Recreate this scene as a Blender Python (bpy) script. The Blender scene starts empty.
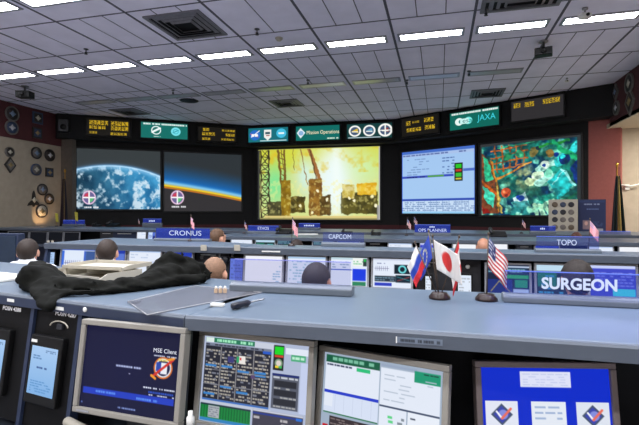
import bpy, bmesh, math, random
import numpy as np
from mathutils import Matrix, Vector
random.seed(7)
scene = bpy.context.scene
COL = scene.collection
PI = math.pi
R = math.radians

# ------------------------------------------------------------------ view
TH = R(14.9); FPX = 450.0; CX, CY = 319.5, 212.5; EYE = 1.6
FWD = Vector((-math.sin(TH), math.cos(TH), 0)); RGT = Vector((math.cos(TH), math.sin(TH), 0)); UP = Vector((0, 0, 1))
cam_d = bpy.data.cameras.new('camera'); cam = bpy.data.objects.new('camera', cam_d); COL.objects.link(cam)
cam_d.sensor_width = 36; cam_d.lens = FPX / 639 * 36; cam_d.clip_start = .02
cam.location = (0, 0, EYE); cam.rotation_euler = (PI / 2, 0, TH)
scene.camera = cam

def ray(x, y):
    return FWD + RGT * ((x - CX) / FPX) + UP * ((CY - y) / FPX)
def atY(x, y, Y):                    # point on the plane Y = const
    d = ray(x, y); t = Y / d.y
    return Vector((d.x * t, Y, EYE + d.z * t))
def atZ(x, y, z):
    d = ray(x, y); t = (z - EYE) / d.z
    return Vector((d.x * t, d.y * t, z))
def atX(x, y, X):
    d = ray(x, y); t = X / d.x
    return Vector((X, d.y * t, EYE + d.z * t))
def atC(x, y, zc):                   # point at a distance along the view axis
    d = ray(x, y)
    return Vector((0, 0, EYE)) + d * zc
def at_plane(x, y, p, n):
    d = ray(x, y); o = Vector((0, 0, EYE)); t = (p - o).dot(n) / d.dot(n)
    return o + d * t

# ------------------------------------------------------------------ materials
def lin(c):
    return tuple(((v / 255) / 12.92 if v / 255 <= .04045 else ((v / 255 + .055) / 1.055) ** 2.4) for v in c)
MATS = {}
def mat(name, rgb, rough=.6, metal=0.0, var=.12, scale=14, spec=.5, bump=0):
    if name in MATS: return MATS[name]
    m = bpy.data.materials.new(name); m.use_nodes = True
    nt = m.node_tree; b = nt.nodes['Principled BSDF']
    c = lin(rgb)
    tc = nt.nodes.new('ShaderNodeTexCoord'); nz = nt.nodes.new('ShaderNodeTexNoise')
    nz.inputs['Scale'].default_value = scale; nz.inputs['Detail'].default_value = 3
    nt.links.new(tc.outputs['Object'], nz.inputs['Vector'])
    rp = nt.nodes.new('ShaderNodeValToRGB')
    rp.color_ramp.elements[0].position = .3; rp.color_ramp.elements[1].position = .7
    rp.color_ramp.elements[0].color = (*[v * (1 - var) for v in c], 1)
    rp.color_ramp.elements[1].color = (*[min(1, v * (1 + var)) for v in c], 1)
    nt.links.new(nz.outputs['Fac'], rp.inputs['Fac']); nt.links.new(rp.outputs['Color'], b.inputs['Base Color'])
    b.inputs['Roughness'].default_value = rough; b.inputs['Metallic'].default_value = metal
    b.inputs['Specular IOR Level'].default_value = spec
    if bump:
        bp = nt.nodes.new('ShaderNodeBump'); bp.inputs['Strength'].default_value = bump; bp.inputs['Distance'].default_value = .01
        nt.links.new(nz.outputs['Fac'], bp.inputs['Height']); nt.links.new(bp.outputs['Normal'], b.inputs['Normal'])
    MATS[name] = m
    return m
def emis(name, rgb, s=1.0):
    if name in MATS: return MATS[name]
    m = bpy.data.materials.new(name); m.use_nodes = True
    b = m.node_tree.nodes['Principled BSDF']
    b.inputs['Base Color'].default_value = (.02, .02, .02, 1); b.inputs['Roughness'].default_value = .4
    b.inputs['Emission Color'].default_value = (*lin(rgb), 1); b.inputs['Emission Strength'].default_value = s
    MATS[name] = m
    return m
def screen_mat(name='display', s=1.0, rough=.25):
    if name in MATS: return MATS[name]
    m = bpy.data.materials.new(name); m.use_nodes = True
    nt = m.node_tree; b = nt.nodes['Principled BSDF']
    a = nt.nodes.new('ShaderNodeAttribute'); a.attribute_name = 'pix'
    b.inputs['Base Color'].default_value = (.01, .01, .012, 1); b.inputs['Roughness'].default_value = rough
    b.inputs['Specular IOR Level'].default_value = .06
    nt.links.new(a.outputs['Color'], b.inputs['Emission Color']); b.inputs['Emission Strength'].default_value = s
    MATS[name] = m
    return m
def flag_mat():
    if 'flagcloth' in MATS: return MATS['flagcloth']
    m = bpy.data.materials.new('flag_cloth'); m.use_nodes = True
    nt = m.node_tree; b = nt.nodes['Principled BSDF']
    a = nt.nodes.new('ShaderNodeAttribute'); a.attribute_name = 'pix'
    b.inputs['Roughness'].default_value = .75
    nt.links.new(a.outputs['Color'], b.inputs['Base Color'])
    MATS['flagcloth'] = m
    return m
def clear_mat(name, tint, frost, glow=None, gs=0.0, alpha=.85):
    if name in MATS: return MATS[name]
    m = bpy.data.materials.new(name); m.use_nodes = True
    nt = m.node_tree; nt.nodes.clear()
    out = nt.nodes.new('ShaderNodeOutputMaterial')
    tr = nt.nodes.new('ShaderNodeBsdfTransparent'); tr.inputs['Color'].default_value = (*tint, 1)
    gl = nt.nodes.new('ShaderNodeBsdfPrincipled'); gl.inputs['Base Color'].default_value = (*frost, 1); gl.inputs['Roughness'].default_value = .12
    if glow:
        gl.inputs['Emission Color'].default_value = (*glow, 1); gl.inputs['Emission Strength'].default_value = gs
    mx = nt.nodes.new('ShaderNodeMixShader'); mx.inputs['Fac'].default_value = 1 - alpha
    nt.links.new(tr.outputs[0], mx.inputs[1]); nt.links.new(gl.outputs[0], mx.inputs[2]); nt.links.new(mx.outputs[0], out.inputs['Surface'])
    MATS[name] = m
    return m

M_TOP = mat('console_laminate', (86, 100, 116), .36, var=.05, scale=5)
M_LIP = mat('console_edge', (72, 80, 92), .5, var=.05)
M_BLUE = mat('console_blue', (34, 45, 70), .5, var=.08)
M_BLACKP = mat('console_black', (9, 9, 11), .6, spec=.2)
M_DESK = mat('desk_grey', (70, 78, 92), .5)
M_BEZEL = mat('bezel_beige', (138, 134, 126), .45, var=.04)
M_SILVER = mat('bezel_silver', (150, 152, 158), .35, metal=.3, var=.04)
M_DARKB = mat('bezel_dark', (40, 42, 48), .4)
M_CASE = mat('casing_dark', (24, 25, 28), .5)
M_WHITE = mat('white_plastic', (225, 225, 220), .4, var=.03)
M_CREAM = mat('cream_plastic', (176, 170, 156), .45, var=.04)
M_BLK = mat('black_plastic', (9, 9, 10), .5, spec=.3)
M_WALLBLK = mat('screen_wall_black', (9, 9, 11), .8, var=.1)
M_MAROON = mat('maroon_fabric', (78, 36, 40), .9, var=.1, scale=30)
M_BEIGE = mat('beige_wall', (178, 166, 148), .85, var=.06, scale=6)
M_METAL = mat('steel', (150, 150, 152), .3, metal=.9, var=.05)
M_GOLD = mat('brass', (200, 150, 60), .3, metal=.8)
M_BASE = mat('plate_base_grey', (92, 100, 110), .4, var=.04)

# ------------------------------------------------------------------ mesh builder
class MB:
    def __init__(self): self.v = []; self.f = []; self.mi = []; self.sm = []
    def add(self, vs, fs, M=None, mi=0, smooth=False):
        o = len(self.v)
        self.v += [tuple(M @ Vector(p)) if M else tuple(p) for p in vs]
        self.f += [tuple(o + i for i in f) for f in fs]
        self.mi += [mi] * len(fs); self.sm += [smooth] * len(fs)
        return self
    def box(self, x0, x1, y0, y1, z0, z1, M=None, mi=0):
        vs = [(x, y, z) for z in (z0, z1) for y in (y0, y1) for x in (x0, x1)]
        return self.add(vs, [(0, 2, 3, 1), (4, 5, 7, 6), (0, 1, 5, 4), (2, 6, 7, 3), (0, 4, 6, 2), (1, 3, 7, 5)], M, mi)
    def frame(self, x0, x1, z0, z1, t, y0, y1, M=None, mi=0, tb=None):
        tb = tb or t
        self.box(x0, x1, y0, y1, z0, z0 + tb, M, mi); self.box(x0, x1, y0, y1, z1 - t, z1, M, mi)
        self.box(x0, x0 + t, y0, y1, z0 + tb, z1 - t, M, mi); self.box(x1 - t, x1, y0, y1, z0 + tb, z1 - t, M, mi)
        return self
    def prism(self, prof, x0, x1, M=None, mi=0):      # profile in (y, z), swept along x
        n = len(prof)
        vs = [(x0, y, z) for y, z in prof] + [(x1, y, z) for y, z in prof]
        fs = [tuple(range(n))[::-1], tuple(range(n, 2 * n))] + [(i, (i + 1) % n, n + (i + 1) % n, n + i) for i in range(n)]
        return self.add(vs, fs, M, mi)
    def poly(self, pts, z0, z1, M=None, mi=0):         # xy outline extruded in z
        n = len(pts)
        vs = [(x, y, z0) for x, y in pts] + [(x, y, z1) for x, y in pts]
        fs = [tuple(range(n))[::-1], tuple(range(n, 2 * n))] + [(i, (i + 1) % n, n + (i + 1) % n, n + i) for i in range(n)]
        return self.add(vs, fs, M, mi)
    def lathe(self, prof, M=None, mi=0, n=20, smooth=True):   # (r, z)
        vs = []; fs = []
        for r, z in prof:
            for k in range(n):
                a = 2 * PI * k / n; vs.append((r * math.cos(a), r * math.sin(a), z))
        for i in range(len(prof) - 1):
            for k in range(n):
                k2 = (k + 1) % n
                fs.append((i * n + k, i * n + k2, (i + 1) * n + k2, (i + 1) * n + k))
        fs.append(tuple(range(n))[::-1]); fs.append(tuple((len(prof) - 1) * n + k for k in range(n)))
        return self.add(vs, fs, M, mi, smooth)
    def tube(self, pts, r, M=None, mi=0, n=8):
        pts = [Vector(p) for p in pts]; vs = []; fs = []
        for i, p in enumerate(pts):
            t = (pts[min(i + 1, len(pts) - 1)] - pts[max(i - 1, 0)]).normalized()
            a = t.cross(Vector((0, 0, 1)))
            if a.length < 1e-4: a = Vector((1, 0, 0))
            a.normalize(); b = t.cross(a)
            rr = r[i] if isinstance(r, (list, tuple)) else r
            for k in range(n):
                w = 2 * PI * k / n; vs.append(tuple(p + a * math.cos(w) * rr + b * math.sin(w) * rr))
        for i in range(len(pts) - 1):
            for k in range(n):
                k2 = (k + 1) % n; fs.append((i * n + k, (i + 1) * n + k, (i + 1) * n + k2, i * n + k2))
        fs.append(tuple(range(n))); fs.append(tuple((len(pts) - 1) * n + k for k in range(n))[::-1])
        return self.add(vs, fs, M, mi, True)
    def ell(self, c, r, M=None, mi=0, nu=20, nv=12):
        vs = [(c[0], c[1], c[2] + r[2])]; fs = []
        for j in range(1, nv):
            t = PI * j / nv
            for i in range(nu):
                p = 2 * PI * i / nu
                vs.append((c[0] + r[0] * math.sin(t) * math.cos(p), c[1] + r[1] * math.sin(t) * math.sin(p), c[2] + r[2] * math.cos(t)))
        vs.append((c[0], c[1], c[2] - r[2])); L = len(vs) - 1
        for i in range(nu):
            i2 = (i + 1) % nu
            fs.append((0, 1 + i, 1 + i2)); fs.append((L, 1 + (nv - 2) * nu + i2, 1 + (nv - 2) * nu + i))
            for j in range(nv - 2):
                fs.append((1 + j * nu + i, 1 + (j + 1) * nu + i, 1 + (j + 1) * nu + i2, 1 + j * nu + i2))
        return self.add(vs, fs, M, mi, True)
    def caps(self, p0, p1, r0, r1, n=12):
        p0 = Vector(p0); p1 = Vector(p1)
        self.ell(p0, (r0,) * 3, nu=n, nv=8); self.ell(p1, (r1,) * 3, nu=n, nv=8)
        self.tube([p0, p1], [r0, r1], n=n)
        return self
    def mesh(self, name, mats):
        me = bpy.data.meshes.new(name); me.from_pydata(self.v, [], self.f)
        for m in (mats if isinstance(mats, (list, tuple)) else [mats]): me.materials.append(m)
        me.polygons.foreach_set('material_index', self.mi); me.polygons.foreach_set('use_smooth', self.sm)
        bm = bmesh.new(); bm.from_mesh(me); bmesh.ops.recalc_face_normals(bm, faces=bm.faces); bm.to_mesh(me); bm.free()
        me.update()
        return me
    def build(self, name, mats, parent=None, bevel=0, M=None):
        return link(name, self.mesh(name, mats), parent, bevel, M)
def link(name, me, parent=None, bevel=0, M=None):
    o = bpy.data.objects.new(name, me); COL.objects.link(o)
    if parent: o.parent = parent
    if M: o.matrix_local = M
    if bevel:
        b = o.modifiers.new('edge', 'BEVEL'); b.width = bevel; b.segments = 2; b.limit_method = 'ANGLE'
    return o
def tag(o, label, cat, group=None):
    o['label'] = label; o['category'] = cat
    if group: o['group'] = group
    return o
def thing(name, label, cat, loc=(0, 0, 0), rz=0, group=None):
    o = bpy.data.objects.new(name, None); COL.objects.link(o); o.location = loc; o.rotation_euler = (0, 0, rz)
    o.empty_display_size = .1
    return tag(o, label, cat, group)
def struct(o):
    o['kind'] = 'structure'; return o
def T(x, y, z): return Matrix.Translation((x, y, z))
def RX(a): return Matrix.Rotation(a, 4, 'X')
def RY(a): return Matrix.Rotation(a, 4, 'Y')
def RZ(a): return Matrix.Rotation(a, 4, 'Z')
ORD = ['first', 'second', 'third', 'fourth', 'fifth', 'sixth', 'seventh', 'eighth', 'ninth', 'tenth', 'eleventh', 'twelfth', 'thirteenth']

def text_mesh(s, h, m, extrude=0, bold=0, width=None, align='CENTER'):
    if s[0] == '#':                     # print too small to read in the photograph
        n_ = int(s[1:]); mb = MB(); w_ = width / n_
        for i in range(n_): mb.box(-width / 2 + i * w_, -width / 2 + (i + .7) * w_, -.0004, .0004, -h * .4, h * .4 * (1 if i % 2 else .7))
        return mb.mesh('lettering', m)
    cu = bpy.data.curves.new('t', 'FONT'); cu.body = s; cu.size = h / .72; cu.align_x = align; cu.align_y = 'CENTER'
    cu.extrude = extrude; cu.offset = bold; cu.resolution_u = 3
    ob = bpy.data.objects.new('t', cu); COL.objects.link(ob)
    dg = bpy.context.evaluated_depsgraph_get(); dg.update()
    me = bpy.data.meshes.new_from_object(ob.evaluated_get(dg))
    bpy.data.objects.remove(ob); bpy.data.curves.remove(cu)
    if width:
        xs = [v.co.x for v in me.vertices]; w = max(xs) - min(xs)
        for v in me.vertices: v.co.x *= width / w
    me.transform(RX(PI / 2))            # stands in the xz plane, reads from -y
    me.materials.clear(); me.materials.append(m)
    for p in me.polygons: p.material_index = 0
    return me

# ------------------------------------------------------------------ pictures shown on displays
rng = np.random.default_rng(5)
def vnoise(w, h, nx, ny, seed=0):
    g = np.random.default_rng(seed).random((ny + 2, nx + 2))
    x = np.linspace(0, nx, w, endpoint=False); y = np.linspace(0, ny, h, endpoint=False)
    xi = x.astype(int); yi = y.astype(int); fx = x - xi; fy = y - yi
    fx = fx * fx * (3 - 2 * fx); fy = (fy * fy * (3 - 2 * fy))[:, None]
    a = g[yi][:, xi]; b = g[yi][:, xi + 1]; c = g[yi + 1][:, xi]; d = g[yi + 1][:, xi + 1]
    return (a * (1 - fx) + b * fx) * (1 - fy) + (c * (1 - fx) + d * fx) * fy
def fbm(w, h, n, seed=0, oct=4):
    s = 0; t = 0
    for k in range(oct):
        s = s + vnoise(w, h, int(n * 2 ** k * max(1, w / h)), n * 2 ** k, seed + k) / 2 ** k; t += 1 / 2 ** k
    return s / t
class Pic:
    """a picture with (0,0) at its top-left corner and (1,1) at its bottom-right, sRGB 0-255"""
    def __init__(self, w, h, bg=(0, 0, 0)):
        self.w, self.h = w, h; self.a = np.empty((h, w, 3)); self.a[:] = bg
        self.X, self.Y = np.meshgrid((np.arange(w) + .5) / w, (np.arange(h) + .5) / h); self.asp = w / h
    def put(self, m, c):
        m = np.clip(m, 0, 1)[..., None]; self.a = self.a * (1 - m) + np.array(c, float) * m; return self
    def rect(self, x0, y0, x1, y1, c):
        sx, sy = self.w, self.h
        m = np.clip((self.X - x0) * sx + .5, 0, 1) * np.clip((x1 - self.X) * sx + .5, 0, 1) * np.clip((self.Y - y0) * sy + .5, 0, 1) * np.clip((y1 - self.Y) * sy + .5, 0, 1)
        return self.put(m, c)
    def disc(self, x, y, r, c, ry=None, r_in=0):        # r in units of picture height
        d = np.hypot((self.X - x) * self.asp, (self.Y - y) * (r / ry if ry else 1))
        m = np.clip((r - d) * self.h + .5, 0, 1)
        if r_in: m = m * np.clip((d - r_in) * self.h + .5, 0, 1)
        return self.put(m, c)
    def line(self, x0, y0, x1, y1, t, c, soft=None):
        ax, ay, bx, by = x0 * self.asp, y0, x1 * self.asp, y1
        px, py = self.X * self.asp - ax, self.Y - ay; dx, dy = bx - ax, by - ay
        L = dx * dx + dy * dy + 1e-9; k = np.clip((px * dx + py * dy) / L, 0, 1)
        d = np.hypot(px - k * dx, py - k * dy)
        return self.put((t / 2 - d) * self.h / (soft or 1) + .5, c)
    def tri(self, pts, c):
        m = np.ones_like(self.X); n = len(pts)
        s = sum((pts[(i + 1) % n][0] - pts[i][0]) * (pts[(i + 1) % n][1] + pts[i][1]) for i in range(n))
        for i in range(n):
            (x0, y0), (x1, y1) = pts[i], pts[(i + 1) % n]
            e = ((self.X - x0) * (y1 - y0) - (self.Y - y0) * (x1 - x0)) * (1 if s > 0 else -1) * -1
            e = e / (math.hypot(x1 - x0, y1 - y0) + 1e-9) * self.h
            m = m * np.clip(-e + .5, 0, 1)
        return self.put(m, c)
    def words(self, x0, y0, x1, y1, rows, c, fill=.6, cw=.02, seed=1, dens=.75):
        r = np.random.default_rng(seed); rh = (y1 - y0) / rows
        for j in range(rows):
            x = x0
            while x < x1 - cw * .5:
                w = cw * (.6 + 1.2 * r.random())
                if r.random() < dens: self.rect(x, y0 + j * rh + rh * (1 - fill) / 2, min(x + w * .82, x1), y0 + j * rh + rh * (1 + fill) / 2, c)
                x += w
        return self
    def emblem(self, x, y, r, ring=(232, 196, 224), face=(110, 100, 150)):
        self.disc(x, y, r, ring); self.disc(x, y, r * .82, face)
        self.tri([(x - r * .6 / self.asp, y - r * .5), (x, y - r * .75), (x, y), (x - r * .8 / self.asp, y)], (200, 60, 90))
        self.tri([(x, y), (x + r * .75 / self.asp, y), (x + r * .5 / self.asp, y + r * .5), (x, y + r * .75)], (90, 190, 120))
        self.line(x - r * .8 / self.asp, y, x + r * .8 / self.asp, y, r * .2, (250, 250, 250)); self.line(x, y - r * .8, x, y + r * .8, r * .2, (250, 250, 250))
        return self
    def mesh(self, name, W, H, m, M=None, fold=None):
        w, h = self.w, self.h
        xs = (np.arange(w) / (w - 1) - .5) * W; zs = (.5 - np.arange(h) / (h - 1)) * H
        Xg, Zg = np.meshgrid(xs, zs)
        co = np.stack([Xg, np.zeros_like(Xg), Zg], -1).reshape(-1, 3)
        i = np.arange((h - 1) * (w - 1)); r_, c_ = i // (w - 1), i % (w - 1); a = r_ * w + c_
        f = np.stack([a, a + w, a + w + 1, a + 1], -1)
        me = bpy.data.meshes.new(name); me.from_pydata(co.tolist() if fold is None else [fold(p) for p in co.tolist()], [], f.tolist())
        at = me.color_attributes.new('pix', 'FLOAT_COLOR', 'POINT')
        s = np.clip(self.a, 0, 255) / 255; l = np.where(s <= .04045, s / 12.92, ((s + .055) / 1.055) ** 2.4)
        at.data.foreach_set('color', np.concatenate([l, np.ones((h, w, 1))], -1).reshape(-1).astype(np.float32))
        me.materials.append(m)
        if M: me.transform(M)
        me.update()
        return me

# =================================================================== ROOM
HC = 5.22; XL, XR = -13.65, 4.72; YB = -4.5; ZB = 4.06
P0, P1, P2, P3 = Vector((-13.45, 13.4, 0)), Vector((-7.55, 17.35, 0)), Vector((-1.66, 17.6, 0)), Vector((4.75, 14.26, 0))
OFF = .5
def nrm(a, b):
    d = (b - a).normalized(); return Vector((-d.y, d.x, 0))       # away from the room
nL, nC, nR = nrm(P0, P1), nrm(P1, P2), nrm(P2, P3)
def isect(p, d, q, e):
    den = d.x * e.y - d.y * e.x; t = ((q.x - p.x) * e.y - (q.y - p.y) * e.x) / den
    return p + d * t
Q0 = P0 + nL * OFF; Q3 = P3 + nR * OFF
Q1 = isect(P0 + nL * OFF, P1 - P0, P1 + nC * OFF, P2 - P1); Q2 = isect(P1 + nC * OFF, P2 - P1, P2 + nR * OFF, P3 - P2)
Q0 = Q0 - (P1 - P0).normalized() * .3; Q3 = Q3 + (P3 - P2).normalized() * .05

struct(MB().box(XL - .3, 9.3, YB - .2, 19.5, -.1, 0).build('floor', mat('carpet', (166, 166, 172), .95, var=.08, scale=60)))
ceil_m = mat('ceiling_tile', (232, 230, 246), .9, var=.05, scale=2.2)
struct(MB().box(XL - .3, 9.3, YB - .2, 19.5, HC, HC + .1).build('ceiling', ceil_m))
g = MB(); gx0 = -.905; MX = 1.53; gy0 = 8.5; MY = 1.54
for k in range(-9, 4):
    x = gx0 + k * MX
    g.box(x - .024, x + .024, YB, 18.3, HC - .006, HC + .01)
for k in range(-9, 7):
    y = gy0 + k * MY
    g.box(XL, XR, y - .016, y + .016, HC - .005, HC + .01)
gr = random.Random(3)
for k in range(-9, 6):
    for j in range(-8, 6):
        if k % 2 and gr.random() < .8 or (k % 2 == 0 and k > 1):
            for t in (1 / 3, 2 / 3) if gr.random() < .85 else (1 / 2,):
                x = gx0 + (j + t) * MX
                if XL < x < XR - .1: g.box(x - .009, x + .009, gy0 + k * MY, gy0 + (k + 1) * MY, HC - .004, HC + .01)
struct(g.build('trim_1', mat('ceiling_tee', (84, 84, 96), .7)))

def wall_piece(name, a, b, n, th, bands):
    """bands: (z0, z1, material index)"""
    mb = MB(); d = (b - a)
    for z0, z1, mi in bands[0]:
        mb.add([(*(a).xy, z0), (*(b).xy, z0), (*(b + n * th).xy, z0), (*(a + n * th).xy, z0), (*(a).xy, z1), (*(b).xy, z1), (*(b + n * th).xy, z1), (*(a + n * th).xy, z1)],
               [(3, 2, 1, 0), (4, 5, 6, 7), (0, 1, 5, 4), (1, 2, 6, 5), (2, 3, 7, 6), (3, 0, 4, 7)], None, mi)
    return struct(mb.build(name, bands[1]))
BW = [M_WALLBLK, M_MAROON]
ZM = 1.1
dL = (Q1 - Q0).normalized(); dR = (Q3 - Q2).normalized()
qa = at_plane(71.5, 200, Q0, nL); qa.z = 0
qb = at_plane(588.5, 200, Q2, nR); qb.z = 0
qa = Q0 + dL * (qa - Q0).dot(dL); qb = Q2 + dR * (qb - Q2).dot(dR)
wall_piece('wall_front_left', qa, Q1, nL, .25, ([(0, ZM, 1), (ZM, HC, 0)], BW))
wall_piece('wall_front', Q1, Q2, nC, .25, ([(0, ZM, 1), (ZM, HC, 0)], BW))
wall_piece('wall_front_right', Q2, qb, nR, .25, ([(0, ZM, 1), (ZM, HC, 0)], BW))
wall_piece('wall_corner_left', Q0, qa, nL, .25, ([(0, HC, 0)], [M_MAROON]))
wall_piece('wall_corner_right', qb, Q3, nR, .25, ([(0, HC, 0)], [mat('maroon_lit', (158, 90, 84), .8, var=.06)]))  # paler maroon: light from the ceiling row is put into the colour
# header that carries the sign boards
ZS = HC - .9
out = [P0, P1, P2, P3]; inn = [Q0, Q1, Q2, Q3]
mb = MB()
for i in range(3):
    mb.add([(*out[i].xy, ZS), (*out[i + 1].xy, ZS), (*inn[i + 1].xy, ZS), (*inn[i].xy, ZS), (*out[i].xy, HC), (*out[i + 1].xy, HC), (*inn[i + 1].xy, HC), (*inn[i].xy, HC)],
           [(3, 2, 1, 0), (4, 5, 6, 7), (0, 1, 5, 4), (1, 2, 6, 5), (2, 3, 7, 6), (3, 0, 4, 7)])
struct(mb.build('trim_2', M_WALLBLK))
# side walls
struct(MB().box(XL - .2, XL, YB, 13.75, 0, ZB, None, 0).box(XL - .2, XL + .03, YB, 13.75, ZB, HC, None, 1).build('wall_left', [mat('beige_panel', (164, 152, 134), .85, var=.06, scale=6), M_MAROON]))
struct(MB().box(XL - .2, XL + .5, 13.75, 13.95, 0, HC).build('wall_left_end', mat('grey_jamb', (96, 88, 80), .8)))
struct(MB().box(XR, XR + .22, YB, 14.6, ZB, HC).build('wall_right_header', M_MAROON))
struct(MB().box(XR, 9.2, YB, 14.9, ZB - .02, ZB + .1).build('ceiling_side', mat('beige_soffit', (210, 196, 170), .8, var=.03)))
struct(MB().box(XR + .05, 9.2, 14.9, 15.1, 0, ZB).build('wall_side_front', M_BEIGE))
struct(MB().box(9.1, 9.3, YB, 15, 0, ZB).build('wall_right', M_BEIGE))
struct(MB().box(XL, 9.2, YB - .2, YB, 0, HC).build('wall_back', M_BEIGE))
struct(MB().box(XL, XL + .02, YB, 13.7, 0, .1).build('baseboard_left', M_BLACKP))

# =================================================================== CEILING THINGS
M_DIFF = emis('fluorescent_diffuser', (244, 246, 255), 19.5)
M_OFF = mat('louvre_unlit', (196, 198, 204), .3, metal=.25, var=.04)
def ceiling_light(x, y, label, group, lit=True):
    t = thing('ceiling_light', label, 'ceiling light', (x, y, HC), 0, group)
    MB().frame(-.655, .655, -.185, .185, .055, -.02, .0, RX(PI / 2) @ T(0, 0, 0)).build('frame', M_SILVER, t)
    d = MB().box(-.6, .6, -.13, .13, -.016, -.004).build('diffuser', M_DIFF if lit else M_OFF, t)
    if lit:
        MB().box(-.6, .6, -.004, .004, -.02, -.016).build('divider', M_WHITE, d)
    return t
n = 0
for k in range(-8, 4):
    x = gx0 + (k + .5) * MX
    if x < XL + .8 or x > XR - .5: continue
    ceiling_light(x - .03, gy0 + .5 * MY + .14, f'lit ceiling light in the long row crossing the room, {ORD[n]} from the plaque wall', 'long row of lit ceiling lights')
    n += 1
n = 0
for k in range(-6, -1):
    x = gx0 + (k + .5) * MX
    ceiling_light(x, gy0 - 1.5 * MY, f'lit ceiling light at the top edge of the picture, {ORD[n]} from the plaque wall', 'upper row of lit ceiling lights')
    n += 1
n = 0
for k in range(-7, 2):
    x = gx0 + (k + .5) * MX
    ceiling_light(x, gy0 + 2.5 * MY, f'unlit dull ceiling fixture near the sign header, {ORD[n]} from the plaque wall', 'row of unlit fixtures near the header', False)
    n += 1
# lamps of the rows over and behind the camera
for yy, xs in ((gy0 - 3.5 * MY, range(-4, 4)), (gy0 - 5.5 * MY, range(-4, 4, 2)), (gy0 - 7.5 * MY, range(-4, 4, 2))):
    for k in xs:
        ld = bpy.data.lights.new('ceiling_lamp', 'AREA'); ld.shape = 'RECTANGLE'; ld.size = 1.3; ld.size_y = .26
        ld.energy = 78 if yy > 1 else 104; ld.color = (.93, .95, 1)
        lo = bpy.data.objects.new('ceiling_lamp', ld); COL.objects.link(lo); lo.location = (gx0 + (k + .5) * MX, yy, HC - .03)

for y_ in (9.5, 13.0):  # added unseen lamps that brighten the beige side area
    ld = bpy.data.lights.new('side_fill_light', 'AREA'); ld.shape = 'RECTANGLE'; ld.size = 1.2; ld.size_y = .5; ld.energy = 170; ld.color = (1, .92, .80)
    lo = bpy.data.objects.new('side_fill_light', ld); COL.objects.link(lo); lo.location = (6.6, y_, ZB - .05)
M_VENT = mat('vent_grey', (112, 112, 118), .5)
def vent(px, py, w, d, label, deep=True):
    p = atZ(px, py, HC)
    t = thing('ceiling_vent', label, 'air vent', (p.x, p.y, HC), 0, 'air vents in the tiled ceiling')
    MB().frame(-w / 2, w / 2, -d / 2, d / 2, .07, -.03, 0, RX(PI / 2)).build('frame', M_VENT, t)
    MB().box(-w / 2 + .07, w / 2 - .07, -d / 2 + .07, d / 2 - .07, -.006, 0).build('backing', M_BLACKP, t)
    for i in range(1, 4):
        q = i / 4; ww, dd = w / 2 * (1 - .8 * q), d / 2 * (1 - .8 * q)
        mb = MB(); z0, z1 = -.02 - .03 * q, -.008
        o = [(-ww, -dd), (ww, -dd), (ww, dd), (-ww, dd)]; ii = [(a * .86, b * .86) for a, b in o]
        mb.add([(a, b, z1) for a, b in o] + [(a, b, z0) for a, b in ii], [(j, (j + 1) % 4, 4 + (j + 1) % 4, 4 + j) for j in range(4)])
        so = mb.build('louvre', M_VENT, t); so.modifiers.new('s', 'SOLIDIFY').thickness = .004
vent(187, 25.5, 1.15, 1.15, 'large square ceiling vent with a dark recessed centre')
vent(130, 111.5, 1.0, 1.0, 'dark vent above the first amber board near the plaque wall')
vent(287, 103, .95, .95, 'small square ceiling vent above the crest sign board')
vent(487, 93, .95, .95, 'square ceiling vent above the board with two cyan logos')
vent(521, 2, 1.3, .5, 'slotted vent cut by the top edge of the picture')
def sprinkler(px, py, label):
    p = atZ(px, py, HC)
    t = thing('sprinkler', label, 'sprinkler', (p.x, p.y, HC), 0, 'sprinkler heads')
    MB().lathe([(.05, -.0), (.05, -.012), (.012, -.014), (.012, -.07)]).build('pipe', M_DARKB, t)
    MB().lathe([(.012, -.07), (.03, -.075), (.03, -.085), (.012, -.11), (.035, -.112), (.035, -.118)]).build('head', M_DARKB, t)
sprinkler(86, 49, 'dark sprinkler head nearest the plaque wall, in the tiles before the lit row')
sprinkler(257, 29, 'dark sprinkler head beside the large square vent')
sprinkler(486, 9, 'dark sprinkler head below the vent cut by the top edge')
sprinkler(173, 90, 'dark sprinkler head above the logo board of the earth views')
sprinkler(308, 80, 'dark sprinkler head above the launch pad screen')
sprinkler(407, 80, 'dark sprinkler head above the amber board with two lines')
sprinkler(469, 71, 'dark sprinkler head beside the last unlit fixture')
def ceiling_cam(px, py, label, m, s=1.0, rz=0, drop=.16):
    p = atZ(px, py, HC)
    t = thing('ceiling_camera', label, 'camera', (p.x, p.y, HC), rz)
    MB().lathe([(.09 * s, 0), (.09 * s, -.03), (.025 * s, -.035), (.025 * s, -drop)]).build('mount', M_METAL, t)
    MB().box(-.17 * s, .17 * s, -.12 * s, .12 * s, -drop - .16 * s, -drop).build('housing', m, t, .015)
    MB().lathe([(.05 * s, 0), (.05 * s, .05 * s), (.04 * s, .055 * s)], T(0, -.12 * s, -drop - .08 * s) @ RX(PI / 2)).build('lens', M_BLK, t)
ceiling_cam(543.5, 41, 'black box camera hanging under the lit row near the maroon header', M_BLK, 1.0, R(-12))
ceiling_cam(585, 8, 'pale round camera beside the last lit ceiling light', M_WHITE, .55, R(20), .1)
ceiling_cam(25, 86, 'black box camera hanging near the plaque wall', M_BLK, 1.15, R(15))
ceiling_cam(567, 78, 'tiny pale camera close to the sign header end', M_WHITE, .3, 0, .06)
p = atZ(279, 38, HC)
t = thing('smoke_detector', 'round cream smoke detector above a lit ceiling light', 'smoke detector', (p.x, p.y, HC))
MB().lathe([(.08, 0), (.08, -.02), (.06, -.03)]).build('base', M_CREAM, t); MB().lathe([(.055, -.03), (.05, -.055), (.02, -.065)]).build('sensor', M_CREAM, t)
p = atZ(189, 100.5, HC)
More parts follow.
